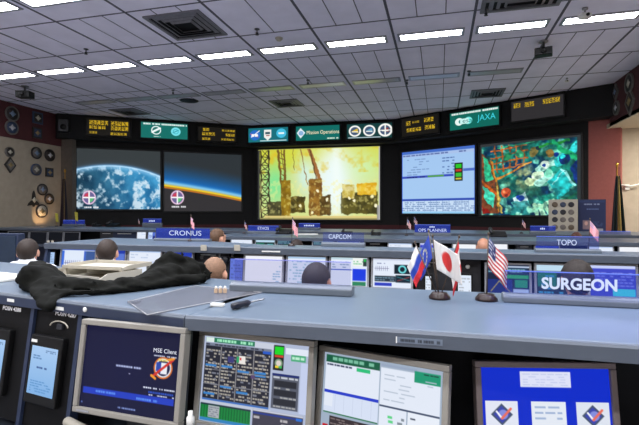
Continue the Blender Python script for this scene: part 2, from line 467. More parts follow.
t = thing('ceiling_speaker', 'dark round ceiling speaker behind a sprinkler', 'speaker', (p.x, p.y, HC))
MB().lathe([(.28, 0), (.28, -.02), (.24, -.025)]).build('grille', M_BLK, t); MB().lathe([(.3, 0), (.3, -.015), (.28, -.018)]).build('rim', M_DARKB, t)

# =================================================================== WALL SCREENS
def on_wall(x0, x1, yl0, yl1, yr0, yr1, p, n):
    """rectangle on a wall plane from its picture corners: (centre, width, height)"""
    a = [at_plane(x0, yl0, p, n), at_plane(x0, yl1, p, n), at_plane(x1, yr0, p, n), at_plane(x1, yr1, p, n)]
    zt = (a[0].z + a[2].z) / 2; zb = (a[1].z + a[3].z) / 2
    l = (a[0] + a[1]) / 2; r = (a[2] + a[3]) / 2
    w = (Vector((r.x - l.x, r.y - l.y))).length
    return Vector(((l.x + r.x) / 2, (l.y + r.y) / 2, (zt + zb) / 2)), w, zt - zb
def face_rz(n): return math.atan2(n.y, n.x) - PI / 2        # local +y points along n
def big_screen(pic, rect, p, n, label):
    c, w, h = on_wall(*rect, p - n * .06, n)
    t = thing('projection_screen', label, 'screen', c, face_rz(n), 'big wall screens')
    MB().frame(-w / 2 - .06, w / 2 + .06, -h / 2 - .06, h / 2 + .06, .065, -.03, .06).build('frame', mat('screen_frame', (20, 20, 23), .6), t, .01)
    link('screen', pic.mesh('screen', w, h, screen_mat('wall_display', 1.0, .6)), t)
    return t
# screen 1: Earth
s = Pic(190, 130, (56, 62, 64)); X, Y = s.X, s.Y
limb = .27 + 1.0 * (X - .42) ** 2 * np.where(X < .42, .45, .48)
d = Y - limb
s.put(np.exp(-np.clip(-d, 0, 9) / .02), (90, 150, 210))
sea = fbm(190, 130, 6, 3, 5); wq = fbm(190, 130, 5, 77, 4)
cl = np.clip((fbm(190, 130, 13, 9, 4) + .5 * (wq - .5) - .47) * 5, 0, 1) * np.clip(.4 + 1.1 * wq + .4 * X - .1, .15, 1) * .85
base = np.stack([30 + 80 * sea - 30 * Y, 90 + 110 * sea - 50 * Y + 20, 160 + 110 * sea - 50 * Y], -1)
dark = np.clip(.5 + X * .8 - .15 * Y, .3, 1)[..., None]
base = (base * dark) * (1 - cl[..., None]) + np.array((225, 240, 250.)) * cl[..., None]
m = np.clip(d * 130 + .5, 0, 1)[..., None]; s.a = s.a * (1 - m) + base * m
s.put(np.exp(-((d - .03) / .04) ** 2) * .55, (150, 205, 245)); s.put(np.exp(-((d - .008) / .012) ** 2) * .9, (190, 230, 255))
s.emblem(.145, .805, .115); s.words(.06, .945, .27, .985, 1, (235, 235, 240), cw=.016)
big_screen(s, (76.5, 160.3, 148.6, 208.5, 151, 210), Q0, nL, 'wall screen showing the blue and white earth from orbit')
# screen 2: horizon at sunset
s = Pic(170, 120, (46, 52, 56)); X, Y = s.X, s.Y
L = .535 + .215 * X - .05 * X * (1 - X)
d = Y - L
s.put(np.clip(1 + d / .40, 0, 1) ** 1.3 * (d < .03), (18, 118, 214)); s.put(np.exp(-((d + .015) / .035) ** 2) * .85, (150, 215, 245))
s.put(np.exp(-((d - .028) / .025) ** 2), (250, 205, 40)); s.put(np.exp(-((d - .062) / .012) ** 2), (215, 120, 30))
s.put((d > .075).astype(float) * np.clip((d - .07) * 40, 0, 1), (52, 50, 52))
s.emblem(.165, .765, .12); s.words(.06, .90, .27, .945, 1, (235, 235, 240), cw=.018)
big_screen(s, (164.2, 241.4, 151.5, 210.3, 155.2, 212), Q0, nL, 'wall screen showing a blue and orange sunset horizon')
# screen 3: launch pad
s = Pic(230, 134, (215, 225, 140)); X, Y = s.X, s.Y
nz = fbm(230, 134, 5, 21, 4); n2 = fbm(230, 134, 12, 31, 3)
s.put(np.clip(1.0 - Y * 2.0 + (nz - .5) * 1.3, 0, .9) * np.clip(1.2 - X * .5, 0, 1), (214, 216, 60))
s.put(np.exp(-((X - .15) / .1) ** 2 - ((Y - .5) / .28) ** 2), (130, 230, 150))
s.put(np.exp(-((X - .64) / .13) ** 2 - ((Y - .45) / .5) ** 2) * 1.1, (238, 252, 250)); s.put(np.exp(-((X - .86) / .16) ** 2 - ((Y - .30) / .2) ** 2) * .9, (205, 240, 165))
s.put(np.exp(-((X - .40) / .07) ** 2 - ((Y - .38) / .25) ** 2) * .8, (200, 240, 235)); s.put(np.exp(-((X - .62) / .2) ** 2 - ((Y - .42) / .34) ** 2) * .85, (236, 250, 250))
s.put(np.clip(n2 * 2.2 - 1.15, 0, 1) * (Y < .35), (225, 190, 40))
X0_, Y0_ = s.X, s.Y; s.X = X = s.X + (fbm(230, 134, 16, 91, 3) - .5) * .018; s.Y = Y = s.Y + (fbm(230, 134, 16, 95, 3) - .5) * .045
br = (120, 92, 40); dk = (58, 50, 34)
for x0, x1 in ((.025, .03), (.095, .1)): s.line(x0, 0, x1, 1, .022, dk)
for k in range(9):
    s.line(.028, k * .11, .098, k * .11 + .11, .012, dk); s.line(.098, k * .11, .028, k * .11 + .11, .012, dk); s.line(.028, k * .11, .098, k * .11, .014, dk)
s.line(.175, .0, .225, 1, .03, br); s.line(.225, 0, .25, .9, .026, br); s.line(.2, .0, .235, .5, .012, br)
for k in range(7): s.line(.19, .05 + k * .07, .235, .1 + k * .07, .01, br)
s.line(.36, 0, .42, .5, .014, (150, 110, 60)); s.line(.435, .02, .53, .5, .05, (165, 110, 60)); s.line(.44, .02, .5, .5, .016, (100, 70, 40)); s.line(.30, 0, .31, .3, .008, br)
blk = np.clip((fbm(230, 134, 14, 41, 3) - .38) * 4, 0, 1)
def tower(x0, y0, x1, y1, c, c2):
    s.rect(x0, y0, x1, y1, c)
    m = ((X > x0) & (X < x1) & (Y > y0) & (Y < y1)) * blk; s.put(m * .5, c2)
tower(.2, .45, .28, .95, (128, 98, 22), (190, 156, 40)); tower(.28, .68, .40, .9, (70, 62, 26), (140, 116, 40)); tower(.43, .43, .54, .94, (122, 84, 34), (200, 154, 60)); tower(.52, .66, .61, .94, (84, 64, 28), (130, 100, 46))
tower(.08, .74, .2, .96, (64, 62, 40), (110, 110, 60)); tower(.69, .62, .98, .92, (66, 62, 28), (128, 116, 46)); tower(.70, .52, .8, .7, (190, 165, 60), (250, 250, 220)); tower(.82, .5, .97, .66, (225, 170, 30), (250, 225, 80))
for x, y in ((.46, .9), (.5, .6), (.58, .72), (.76, .7), (.8, .73), (.94, .68), (.36, .8), (.965, .8)): s.disc(x, y, .02, (255, 250, 210))
s.X, s.Y = X0_, Y0_; s.put(np.exp(-((X0_ - .655) / .035) ** 2) * np.clip(1.2 - abs(Y0_ - .5), 0, 1) * .8, (244, 254, 250)); s.put(np.clip((fbm(230, 134, 26, 99, 2) - .58) * 3, 0, .4) * (Y0_ > .45), (250, 240, 150))
s.rect(.06, .945, .98, .975, (225, 205, 130)); s.rect(.0, .975, 1, 1, (150, 140, 90)); s.rect(.975, .8, 1, 1, (150, 150, 150))
s.rect(0, 0, .018, 1, (60, 62, 60)); s.rect(.988, 0, 1, 1, (190, 190, 185)); s.rect(0, 0, 1, .012, (190, 190, 100))
big_screen(s, (258, 380, 148.8, 219.2, 147.2, 220), Q1, nC, 'wall screen showing a bright yellow launch pad with lattice towers')
# screen 4: data page
s = Pic(170, 154, (166, 202, 242)); X, Y = s.X, s.Y
s.put(np.clip(.5 - Y, 0, 1), (160, 196, 240)); s.rect(0, 0, 1, .05, (70, 110, 200)); s.rect(.0, .05, 1, .095, (170, 195, 235)); s.words(.02, .055, .9, .09, 1, (90, 110, 170), cw=.05, seed=2)
s.words(.08, .12, .4, .40, 7, (120, 150, 200), .35, .05, 3, .5); s.words(.58, .13, .74, .40, 6, (90, 120, 180), .4, .03, 4, .6)
s.rect(0, .40, .73, .435, (60, 80, 190)); s.rect(.38, .405, .6, .43, (90, 170, 60)); s.words(.02, .41, .35, .432, 1, (20, 30, 90), cw=.03)
s.rect(.74, .24, .845, .51, (22, 30, 26)); s.rect(.755, .26, .83, .32, (40, 200, 40)); s.rect(.755, .335, .83, .37, (200, 60, 40)); s.rect(.755, .39, .83, .45, (60, 190, 60)); s.rect(.755, .465, .83, .49, (210, 190, 60))
s.rect(.85, .33, 1, .37, (80, 110, 200))
s.rect(0, .765, 1, .80, (50, 80, 180)); s.rect(0, .80, 1, .965, (200, 222, 246)); s.words(.01, .81, .99, .96, 5, (110, 140, 190), .5, .022, 5, .7); s.rect(0, .965, 1, 1, (150, 205, 240))
for k in range(1, 12): s.rect(k / 12, .80, k / 12 + .006, .965, (130, 160, 205))
s.rect(0, 0, .012, 1, (40, 90, 220)); s.rect(.988, 0, 1, 1, (60, 110, 230))
big_screen(s, (402, 475, 152.5, 213.5, 145, 213.6), Q2, nR, 'wall screen showing a pale blue data page with table')
# screen 5: spacewalk
W5, H5 = 220, 176
s = Pic(W5, H5, (24, 92, 84)); X, Y = s.X, s.Y
a = fbm(W5, H5, 5, 51, 4); b_ = fbm(W5, H5, 6, 61, 4); c_ = fbm(W5, H5, 10, 71, 3)
s.put(np.clip((a - .45) * 6, 0, 1), (30, 150, 130)); s.put(np.clip((b_ - .56) * 7, 0, 1), (12, 54, 92)); s.put(np.clip((c_ - .58) * 8, 0, 1) * .8, (120, 220, 190))
X0_, Y0_ = s.X, s.Y; s.X = X = s.X + (fbm(W5, H5, 9, 191, 3) - .5) * .055; s.Y = Y = s.Y + (fbm(W5, H5, 9, 195, 3) - .5) * .06
s.tri([(.02, .12), (.12, .25), (.2, .62), (.22, .98), (.0, .98), (.0, .2)], (120, 66, 40)); s.tri([(.04, .18), (.1, .22), (.14, .5), (.06, .52)], (50, 190, 140)); s.tri([(.04, .58), (.17, .72), (.15, .9), (.06, .78)], (70, 215, 180))
s.tri([(.0, .82), (.12, .98), (.0, .98)], (150, 30, 20)); s.line(.01, .5, .21, .76, .03, (190, 90, 30)); s.line(.13, .24, .22, .95, .022, (200, 130, 40)); s.line(.17, .6, .25, .97, .02, (215, 190, 90))
orr = (200, 104, 40); yl = (214, 190, 90)
for k in range(5): s.line(.16 + .075 * k, .05, .2 + .065 * k, .42 - .03 * k, .02, orr if k % 2 else (150, 84, 40))
for k in range(4): s.line(.13, .12 + .085 * k, .5, .06 + .085 * k, .016, orr)
s.line(.18, .5, .54, .30, .022, (220, 140, 50)); s.line(.2, .08, .56, .03, .012, (60, 170, 120)); s.disc(.3, .2, .05, (40, 140, 90)); s.disc(.42, .18, .05, (60, 170, 120)); s.disc(.56, .16, .055, (120, 110, 60)); s.disc(.6, .12, .03, (30, 50, 60))
s.disc(.28, .69, .065, (205, 84, 50)); s.disc(.26, .68, .02, (240, 140, 90)); s.disc(.29, .73, .02, (150, 50, 40))
wh = (168, 232, 214); w2 = (210, 240, 205)
s.put(np.exp(-((X - .45) / .14) ** 2 - ((Y - .48) / .16) ** 2) * np.clip((fbm(W5, H5, 14, 81, 2) - .35) * 4, 0, 1), (200, 214, 150))
s.tri([(.36, .78), (.48, .68), (.52, .84), (.42, .92)], (190, 225, 225)); s.disc(.43, .77, .045, (30, 70, 190)); s.tri([(.34, .84), (.52, .8), (.56, .95), (.38, .97)], (70, 160, 160))
s.disc(.60, .50, .07, w2); s.disc(.53, .56, .055, (196, 220, 170)); s.line(.6, .58, .72, .50, .085, wh); s.disc(.7, .46, .05, (120, 210, 180)); s.line(.62, .4, .82, .3, .085, wh); s.disc(.67, .36, .055, (220, 245, 230)); s.disc(.655, .37, .02, (20, 60, 140))
s.line(.8, .32, .99, .12, .11, (50, 200, 200)); s.disc(.86, .28, .06, (18, 50, 110)); s.disc(.845, .25, .025, (40, 200, 200)); s.disc(.72, .2, .05, (150, 120, 60)); s.disc(.78, .22, .035, (20, 60, 150)); s.line(.62, .1, .9, .05, .03, (40, 150, 60)); s.line(.7, .02, .97, .3, .05, (30, 170, 110))
s.tri([(.70, .56), (.84, .40), (.93, .60), (.8, .82)], (38, 190, 190)); s.line(.84, .42, .94, .62, .025, (150, 240, 235)); s.line(.74, .6, .84, .46, .012, (150, 240, 235)); s.line(.82, .84, .99, .7, .04, (28, 110, 80)); s.tri([(.9, .4), (1, .3), (1, .65), (.95, .6)], (16, 50, 120))
for k in range(3): s.line(.58 + .05 * k, .86, .6 + .07 * k, .99, .055, (170, 226, 190))
s.line(.56, .93, .74, .8, .05, (160, 220, 180)); s.rect(.28, .9, .52, .99, (40, 130, 130)); s.put(np.clip((c_ - .55) * 9, 0, 1) * (Y > .88), (140, 220, 190))
s.X, s.Y = X0_, Y0_; gn = fbm(W5, H5, 26, 201, 2); s.a *= (.62 + .76 * gn)[..., None]; s.put(np.clip((fbm(W5, H5, 18, 205, 2) - .63) * 5, 0, .4), (10, 50, 60))
s.rect(0, 0, 1, .03, (52, 56, 58)); s.rect(0, 0, .02, 1, (44, 52, 56)); s.rect(.965, 0, 1, 1, (52, 58, 60)); s.line(0, .02, 1, -.02, .05, (52, 56, 58))
big_screen(s, (480.2, 581, 144.5, 214.6, 134.5, 216), Q2, nR, 'wall screen showing a green tinted spacewalk camera view')

# =================================================================== HEADER BOARDS
def board(pic, rect, p, n, label, cat, name, letters=(), frame_c=M_BLK):
    c, w, h = on_wall(*rect, p - n * .07, n)
    t = thing(name, label, cat, c, face_rz(n), 'boards along the black header')
    MB().box(-w / 2 - .06, w / 2 + .06, .006, .07, -h / 2 - .06, h / 2 + .06).frame(-w / 2 - .06, w / 2 + .06, -h / 2 - .06, h / 2 + .06, .06, -.02, .02).build('casing', frame_c, t, .006)
    df = link('display_face', pic.mesh('display_face', w, h, screen_mat('board_display', 1.0, .4)), t)
    for txt, x, z, hh, ww, m in letters:
        me = text_mesh(txt, hh * h, m, 0, 0, ww * w); me.transform(T((x - .5) * w, -.006, (.5 - z) * h)); link('lettering', me, df)
    return t
AMB = (238, 196, 40)
def amber(w, h, blocks, seed):
    s = Pic(w, h, (26, 24, 20)); r = np.random.default_rng(seed)
    for x0, x1, y0, y1, nn in blocks:
        cw = (x1 - x0) / nn
        for k in range(nn):
            for j in range(5):
                for i in range(3):
                    if (i + j) % 2 == 0 or r.random() < .42:
                        s.rect(x0 + cw * (k + i * .27), y0 + (y1 - y0) * j / 5, x0 + cw * (k + i * .27 + .25), y0 + (y1 - y0) * (j + .85) / 5, AMB)
    return s
PL, PC, PR = P0, P1, P2
s = amber(130, 54, [(.06, .5, .1, .36, 5), (.06, .44, .42, .62, 4), (.55, .97, .1, .36, 5), (.55, .97, .42, .66, 5), (.06, .24, .78, .92, 3), (.54, .93, .8, .96, 5)], 1)
board(s, (87, 130, 119, 134.8, 120.5, 136), PL, nL, 'amber dot display, the one above the earth screen', 'display board', 'amber_display')
TEAL = (22, 112, 104)
s = Pic(140, 54, TEAL); s.words(.05, .06, .98, .16, 1, (240, 250, 245), 1, .02, 3, .9)
s.disc(.32, .5, .27, (240, 250, 248), None, .21); s.line(.24, .62, .4, .36, .12, (240, 250, 248)); s.words(.23, .85, .42, .92, 1, (230, 245, 240), cw=.02); s.disc(.74, .52, .27, (120, 225, 235)); s.line(.68, .6, .8, .42, .05, (40, 150, 170)); s.disc(.74, .52, .16, (60, 180, 200), None, .12)
board(s, (141, 187.5, 122.2, 137.5, 123.8, 139.4), PL, nL, 'teal logo board with one white and one cyan round emblem', 'sign board', 'logo_board')
s = amber(120, 54, [(.12, .3, .1, .3, 2), (.1, .45, .4, .62, 4), (.1, .32, .78, .95, 3), (.62, .98, .14, .28, 5), (.72, .97, .42, .62, 4), (.6, .96, .78, .92, 5)], 2)
board(s, (198.5, 236, 126.5, 140, 128.5, 142), PL, nL, 'amber dot display above the sunset horizon screen', 'display board', 'amber_display')
s = Pic(140, 54, (24, 112, 124)); s.disc(.17, .5, .36, (40, 110, 200)); s.line(.08, .62, .28, .2, .06, (240, 240, 250)); s.line(.06, .4, .24, .62, .05, (215, 60, 60)); s.words(.08, .42, .27, .6, 1, (250, 250, 255), 1, .05, 4, 1)
s.rect(.40, .14, .58, .68, (240, 240, 236)); s.tri([(.4, .66), (.58, .66), (.49, .9)], (240, 240, 236)); s.rect(.43, .3, .55, .46, (60, 90, 100)); s.rect(.45, .52, .54, .58, (150, 60, 60)); s.disc(.83, .42, .32, (70, 190, 225)); s.rect(.76, .36, .9, .48, (235, 250, 250)); s.rect(.3, .88, .96, .93, (220, 240, 240))
board(s, (248.5, 288, 128.5, 142.3, 127, 141.4), PC, nC, 'teal board with a blue disc, a white crest and a cyan disc', 'sign board', 'logo_board', [('NASA', .17, .5, .18, .16, emis('white_print', (245, 245, 250)))])
s = Pic(150, 54, (14, 108, 100)); s.tri([(.02, .46), (.11, .12), (.22, .46), (.11, .84)], (230, 240, 245)); s.disc(.12, .48, .16, (140, 180, 220)); s.words(.72, .84, .97, .93, 1, (235, 240, 220), 1, .022, 3)
board(s, (296, 339.5, 126.4, 140.5, 125, 139.7), PC, nC, 'teal board with a white diamond badge and cream lettering', 'sign board', 'logo_board', [('Mission Operations', .62, .46, .26, .74, emis('cream_print', (250, 240, 200)))])
s = Pic(150, 54, (18, 62, 62)); s.rect(.03, .9, .75, .95, (210, 225, 235))
for x, c1 in ((.18, (225, 190, 60)), (.5, (90, 160, 190)), (.85, (150, 60, 50))):
    r0 = .38 if x < .8 else .44
    s.disc(x, .48, r0, (245, 245, 240)); s.disc(x, .48, r0 * .72, (70, 90, 120)); s.tri([(x - .08, .5), (x + .06, .3), (x + .08, .62)], c1); s.rect(x - .07, .5, x + .07, .56, (240, 240, 230))
s.rect(.835, .1, .865, .86, (245, 245, 240)); s.rect(.72, .46, .98, .52, (245, 245, 240))
board(s, (347, 392, 124.3, 138.8, 122.8, 137.6), PC, nC, 'dark teal board with three round white-rimmed emblems', 'sign board', 'logo_board')
s = amber(120, 60, [(.12, .26, .18, .42, 2), (.3, .5, .22, .32, 3), (.62, .88, .14, .36, 3), (.14, .55, .58, .78, 5), (.64, .92, .54, .76, 3)], 4)
board(s, (402, 438.5, 119, 136.5, 113.8, 132.6), PR, nR, 'amber dot display with two short lines above the data page screen', 'display board', 'amber_display')
s = Pic(150, 62, (14, 104, 92)); s.words(.04, .05, .98, .15, 1, (245, 250, 245), 1, .02, 6, .95); s.disc(.2, .55, .21, (235, 250, 245)); s.disc(.24, .55, .12, (20, 130, 130)); s.disc(.39, .54, .2, (120, 235, 230)); s.rect(.22, .4, .4, .7, (200, 245, 240))
board(s, (450, 499, 113.7, 130.2, 106, 125.2), PR, nR, 'teal board with two glowing cyan logos and a dotted white line', 'sign board', 'logo_board', [('esa', .37, .54, .24, .2, emis('teal_print', (14, 120, 120))), ('JAXA', .76, .5, .34, .36, emis('cyan_print', (60, 210, 225)))])
s = amber(130, 62, [(.05, .19, .1, .34, 3), (.27, .46, .12, .36, 4), (.62, .94, .1, .34, 6)], 5); s.put(np.ones_like(s.X) * (s.a.sum(-1) < 100) * 1.0, (48, 46, 48))
board(s, (511.5, 563.5, 102, 121.6, 94.4, 115), PR, nR, 'grey faced amber display with one line at the header end', 'display board', 'amber_display')
# speaker on the header's end
p = at_plane(64, 126, P0 - nL * .12, nL)
t = thing('wall_speaker', 'small dark speaker under the header beside the maroon band', 'speaker', p, face_rz(nL))
MB().box(-.16, .16, -.12, .12, -.22, .22).build('cabinet', M_DARKB, t, .01); MB().lathe([(.1, 0), (.1, .01), (.02, .015)], T(0, -.12, -.05) @ RX(PI / 2)).build('cone', M_BLK, t)

# =================================================================== PLAQUES
PQ = {}
def plaque(p, rz, r, shape, rim, face, label, group):
    """wall plaque; local -y looks into the room"""
    t = thing('wall_plaque', label, 'plaque', p, rz, group)
    M = RX(PI / 2)
    if shape == 'round': MB().lathe([(r, -.03), (r, .015), (r * .84, .02), (r * .82, .008), (.001, .008)], M, n=24).build('rim', rim, t); prof = [(r * .8, .004), (r * .8, .014), (.001, .016)]; em = MB().lathe(prof, M, n=24).build('emblem', face, t)
    else:
        pts = {'diamond': [(0, -1.2), (.95, 0), (0, 1.2), (-.95, 0)], 'square': [(-.85, -.85), (.85, -.85), (.85, .85), (-.85, .85)],
               'shuttle': [(-1, -.85), (-.25, -.7), (0, -1), (.25, -.7), (1, -.85), (.8, -.45), (.3, 0), (.2, .9), (0, 1.35), (-.2, .9), (-.3, 0), (-.8, -.45)]}[shape]
        MB().poly([(a * r, b * r) for a, b in pts], -.03, .012, M).build('rim', rim, t)
        em = MB().poly([(a * r * .72, b * r * .72) for a, b in pts], .0, .02, M).build('emblem', face, t)
    k = MB()
    k.box(-r * .45, r * .45, -.024, -.014, -.02, .02); k.box(-.02, .02, -.024, -.014, -r * .4, r * .4); k.lathe([(r * .3, .014), (r * .3, .026), (.001, .028)], M, n=14)
    k.build('badge', mat('badge_' + str(len(PQ) % 4), [(190, 186, 170), (150, 130, 90), (120, 140, 170), (200, 200, 205)][len(PQ) % 4], .5), em); PQ[len(PQ)] = 1
M_PD = mat('plaque_dark', (44, 38, 36), .5); M_PB = mat('plaque_blue', (50, 66, 96), .5); M_PG = mat('plaque_grey', (104, 100, 96), .5); M_PW = mat('plaque_pale', (200, 190, 170), .5); M_PT = mat('plaque_tan', (120, 96, 72), .5)
rzL = PI / 2; G = 'plaques on the beige wall'
for x, y, r, sh, rim, fc, lb in (
    (10, 152, .17, 'round', M_PG, M_PD, 'small round dark plaque above the diamond plaque'),
    (10.4, 165, .22, 'diamond', M_PD, M_PG, 'diamond-shaped dark plaque on the beige wall'),
    (36.6, 153, .21, 'round', M_PD, M_PG, 'dark round plaque, upper one of the pair nearer the diamond plaque'),
    (50, 155.3, .22, 'round', M_PD, M_PD, 'blackish round plaque, uppermost near the wall corner'),
    (36.4, 169.6, .21, 'round', M_PB, M_PG, 'blue-grey round plaque under a dark round plaque'),
    (49.6, 172.4, .19, 'square', M_PD, M_PB, 'square blue plaque near the wall corner'),
    (42.6, 189.6, .21, 'round', M_PD, M_PG, 'dark round plaque in the middle of the lower group'),
    (49.4, 199, .2, 'round', M_PD, M_PT, 'brown round plaque beside the arrow-shaped plaque'),
    (34, 200, .24, 'shuttle', M_PD, M_PD, 'dark plaque shaped like a winged spacecraft'),
    (42, 211, .24, 'round', M_PD, M_PW, 'round plaque lit warm by a lamp below it')):
    plaque(atX(x, y, XL + .03), rzL, r, sh, rim, fc, lb, G)
G = 'emblems on the maroon band'
for x, y, r, sh, rim, fc, lb in ((12.4, 113.8, .25, 'round', M_PG, M_PD, 'pale-ringed emblem, upper one on the maroon band'), (12, 127.5, .24, 'round', M_PG, M_PB, 'grey-ringed blue emblem, lower one on the maroon band'),
    (37.8, 118, .24, 'square', M_PB, M_PD, 'dark square emblem high on the maroon band'), (37.4, 133, .22, 'square', M_PD, M_PB, 'square emblem low on the maroon band near the corner')):
    plaque(atX(x, y, XL + .06), rzL, r, sh, rim, fc, lb, G)
G = 'emblems on the maroon header'
for x, y, r, sh, lb in ((615.3, 92, .2, 'diamond', 'upper dark emblem near the far end of the maroon header'), (616, 108, .2, 'round', 'lower dark emblem near the far end of the maroon header'),
    (628.8, 83.5, .26, 'round', 'upper grey-rimmed emblem on the maroon header near the picture edge'), (629.4, 101.5, .3, 'diamond', 'large lower emblem on the maroon header near the picture edge')):
    plaque(atX(x, y, XR - .03), -PI / 2, r, sh, M_PG, M_PD, lb, G)
# lamp that lights the round plaque
p = atX(42.5, 229, XL + .42)
t = thing('uplight', 'small warm uplight under the round plaque', 'lamp', (p.x, p.y, 0))
MB().lathe([(.12, 0), (.12, .02), (.015, .03), (.015, p.z - .12)]).build('stand', M_BLK, t); MB().lathe([(.03, p.z - .12), (.07, p.z), (.06, p.z), (.02, p.z - .1)]).build('shade', M_BLK, t)
MB().ell((0, 0, p.z - .04), (.035, .035, .035)).build('bulb', emis('warm_bulb', (255, 200, 130), 6), t)
ld = bpy.data.lights.new('uplight_lamp', 'SPOT'); ld.energy = 34; ld.color = (1, .62, .3); ld.spot_size = R(75); ld.spot_blend = .8; ld.shadow_soft_size = .04
lo = bpy.data.objects.new('uplight_lamp', ld); COL.objects.link(lo); lo.location = (p.x, p.y, p.z + .02)
tgt = atX(42.3, 212, XL); lo.rotation_euler = (tgt - lo.location).to_track_quat('-Z', 'Y').to_euler()

# =================================================================== DESK MONITORS
def monitor(loc, rz, W, H, pic, label, group, tilt=R(8), bez=M_BEZEL, bw=.018, zdesk=.74, letters=(), name='desktop_monitor', smat=None, blank=False):
    """loc = middle of the top edge, front face. stands on the desk at zdesk"""
    hgt = H * math.cos(tilt); dy = H * math.sin(tilt)
    t = thing(name, label, 'monitor', (loc[0], loc[1], zdesk), rz, group)
    zb = loc[2] - zdesk - hgt
    M = T(0, -dy, zb) @ RX(-tilt)                      # origin = middle of the bottom edge
    MB().frame(-W / 2, W / 2, 0, H, bw, -.004, .03, M).build('bezel', bez, t, .003)
    MB().box(-W / 2 + .006, W / 2 - .006, .03, .05, .006, H - .006, M).prism([(.05, .04), (.09, .08), (.09, H - .08), (.05, H - .04)], -W / 2 + .05, W / 2 - .05, M).build('casing', M_CASE, t, .004)
    sw, sh = W - 2 * bw, H - 2 * bw
    so = link('screen', pic.mesh('screen', sw, sh, smat or screen_mat('monitor_display', 1.0, .3), M @ T(0, .006, H / 2)), t)
    if not blank: MB().box(-W / 2 + .02, -W / 2 + .07, -.006, -.004, bw * .3, bw * .6, M).build('badge', M_SILVER, t)
    MB().box(-.05, .05, .05 - dy * .5, .075 - dy * .5, .015, max(zb + H * .5, .1)).build('stand', M_CASE, t, .005)
    MB().box(-.12, .12, -.05, .14, 0, .015).build('foot', M_CASE, t, .005)
    for txt, x, y, hh, ww, m in letters:
        me = text_mesh(txt, hh * sh, m, 0, 0, ww * sw); me.transform(M @ T((x - .5) * sw, .004, H / 2 + (.5 - y) * sh)); link('lettering', me, so)
    return t
WTX = emis('screen_white_text', (235, 240, 255)); 
def from_edge(xl, yl, xr, yr, W):
    """top edge at one height -> mid point and yaw"""
    r = (yr - CY) / (yl - CY); a = ray(xl, yl) * r; b = ray(xr, yr); d = b - a; k = W / Vector((d.x, d.y)).length
    a, b = a * k, b * k; m = (a + b) / 2
    return Vector((m.x, m.y, EYE + m.z)), math.atan2((b - a).y, (b - a).x)
GN = 'four large monitors of the nearest console'
# 1: navy login page
s = Pic(190, 140, (8, 11, 50)); s.put(np.clip(1 - np.hypot(s.X - .4, s.Y - .5) * 1.4, 0, 1) * .5, (10, 14, 66))
s.words(.36, .445, .62, .47, 1, (190, 200, 240), .9, .012, 2, .9); s.rect(.5, .53, .515, .54, (200, 200, 230))
cx, cy, r0 = .84, .42, .125
s.disc(cx, cy, r0, (225, 120, 30)); s.disc(cx, cy, r0 * .86, (20, 24, 70)); s.disc(cx, cy, r0 * .86, (235, 235, 240), None, r0 * .74)
s.rect(cx - .025, cy - .06, cx + .04, cy + .07, (235, 238, 245)); s.tri([(cx - .07, cy - .06), (cx - .02, cy - .06), (cx - .02, cy + .06), (cx - .07, cy + .04)], (40, 70, 170)); s.line(cx - .09, cy + .1, cx + .09, cy - .1, .03, (210, 50, 40)); s.line(cx + .05, cy - .1, cx + .1, cy - .12, .03, (235, 150, 40)); s.line(cx - .11, cy + .1, cx - .07, cy + .13, .03, (235, 150, 40)); s.words(cx - .05, cy - .1, cx + .05, cy - .075, 1, (240, 220, 120), 1, .02, 5, 1)
s.rect(.03, .755, .97, .83, (30, 60, 190)); s.words(.17, .775, .38, .805, 1, (90, 140, 240), .9, .014, 6, .9); s.words(.6, .79, .82, .82, 1, (90, 140, 240), .9, .014, 7, .9)
s.words(.70, .70, .96, .725, 1, (40, 80, 190), .9, .016, 8, .9); s.words(.72, .68 + .055, .97, .75 - .0, 1, (200, 205, 235), .9, .014, 9, .9); s.words(.66, .655, .97, .675, 1, (220, 225, 245), .9, .014, 10, .9); s.words(.74, .30 - .02, .97, .295, 1, (220, 225, 245), .9, .014, 3, .95); s.words(.42, .93, .6, .95, 1, (130, 150, 210), .9, .014, 11, .9); s.disc(.03, .94, .012, (90, 110, 170))
loc, rz = from_edge(82.6, 318.7, 186.4, 328.3, .408)
monitor(loc, rz, .408, .298, s, 'monitor with a navy login page and a round orange-rimmed badge', GN, bez=M_BEZEL, letters=[('MSE Client', .85, .225, .05, .23, WTX)])
# 2: busy telemetry page
s = Pic(220, 160, (176, 186, 212)); k = (38, 40, 52)
s.rect(.02, .02, .50, .075, (40, 120, 90)); s.rect(.02, .02, .1, .075, (220, 235, 230)); s.words(.13, .03, .48, .065, 1, (160, 230, 190), .9, .025, 3, .8); s.rect(.5, .02, .7, .09, (200, 206, 222))
s.rect(.02, .115, .66, .735, k); s.rect(.02, .085, .66, .115, (120, 128, 150)); s.words(.02, .09, .6, .112, 1, (60, 62, 76), .8, .03, 14)
s.rect(.58, .115, .66, .145, (40, 90, 200))
r = np.random.default_rng(8)
for cx0, cx1 in ((.03, .17), (.19, .33), (.35, .49), (.51, .65)):
    s.words(cx0, .15, cx1, .72, 15, (176, 170, 160), .5, .022, int(cx0 * 100), .62); s.words(cx0, .15, cx1, .72, 9, (120, 124, 138), .3, .03, int(cx0 * 100) + 3, .4)
    for q in range(2):
        yy = .17 + .5 * r.random(); s.rect(cx0, yy, cx1 - .03, yy + .025, (60, 130, 200))
for q in (.18, .34, .5): s.rect(q - .006, .12, q + .003, .73, (150, 148, 150))
for q in (.39, .56): s.rect(.02, q, .66, q + .008, (140, 140, 146))
s.rect(.335, .21, .36, .28, (40, 160, 100)); s.rect(.36, .2, .42, .29, (235, 230, 225)); s.rect(.365, .22, .38, .25, (210, 60, 60)); s.rect(.25, .22, .31, .29, (60, 60, 120)); s.rect(.48, .4, .52, .44, (90, 70, 110))
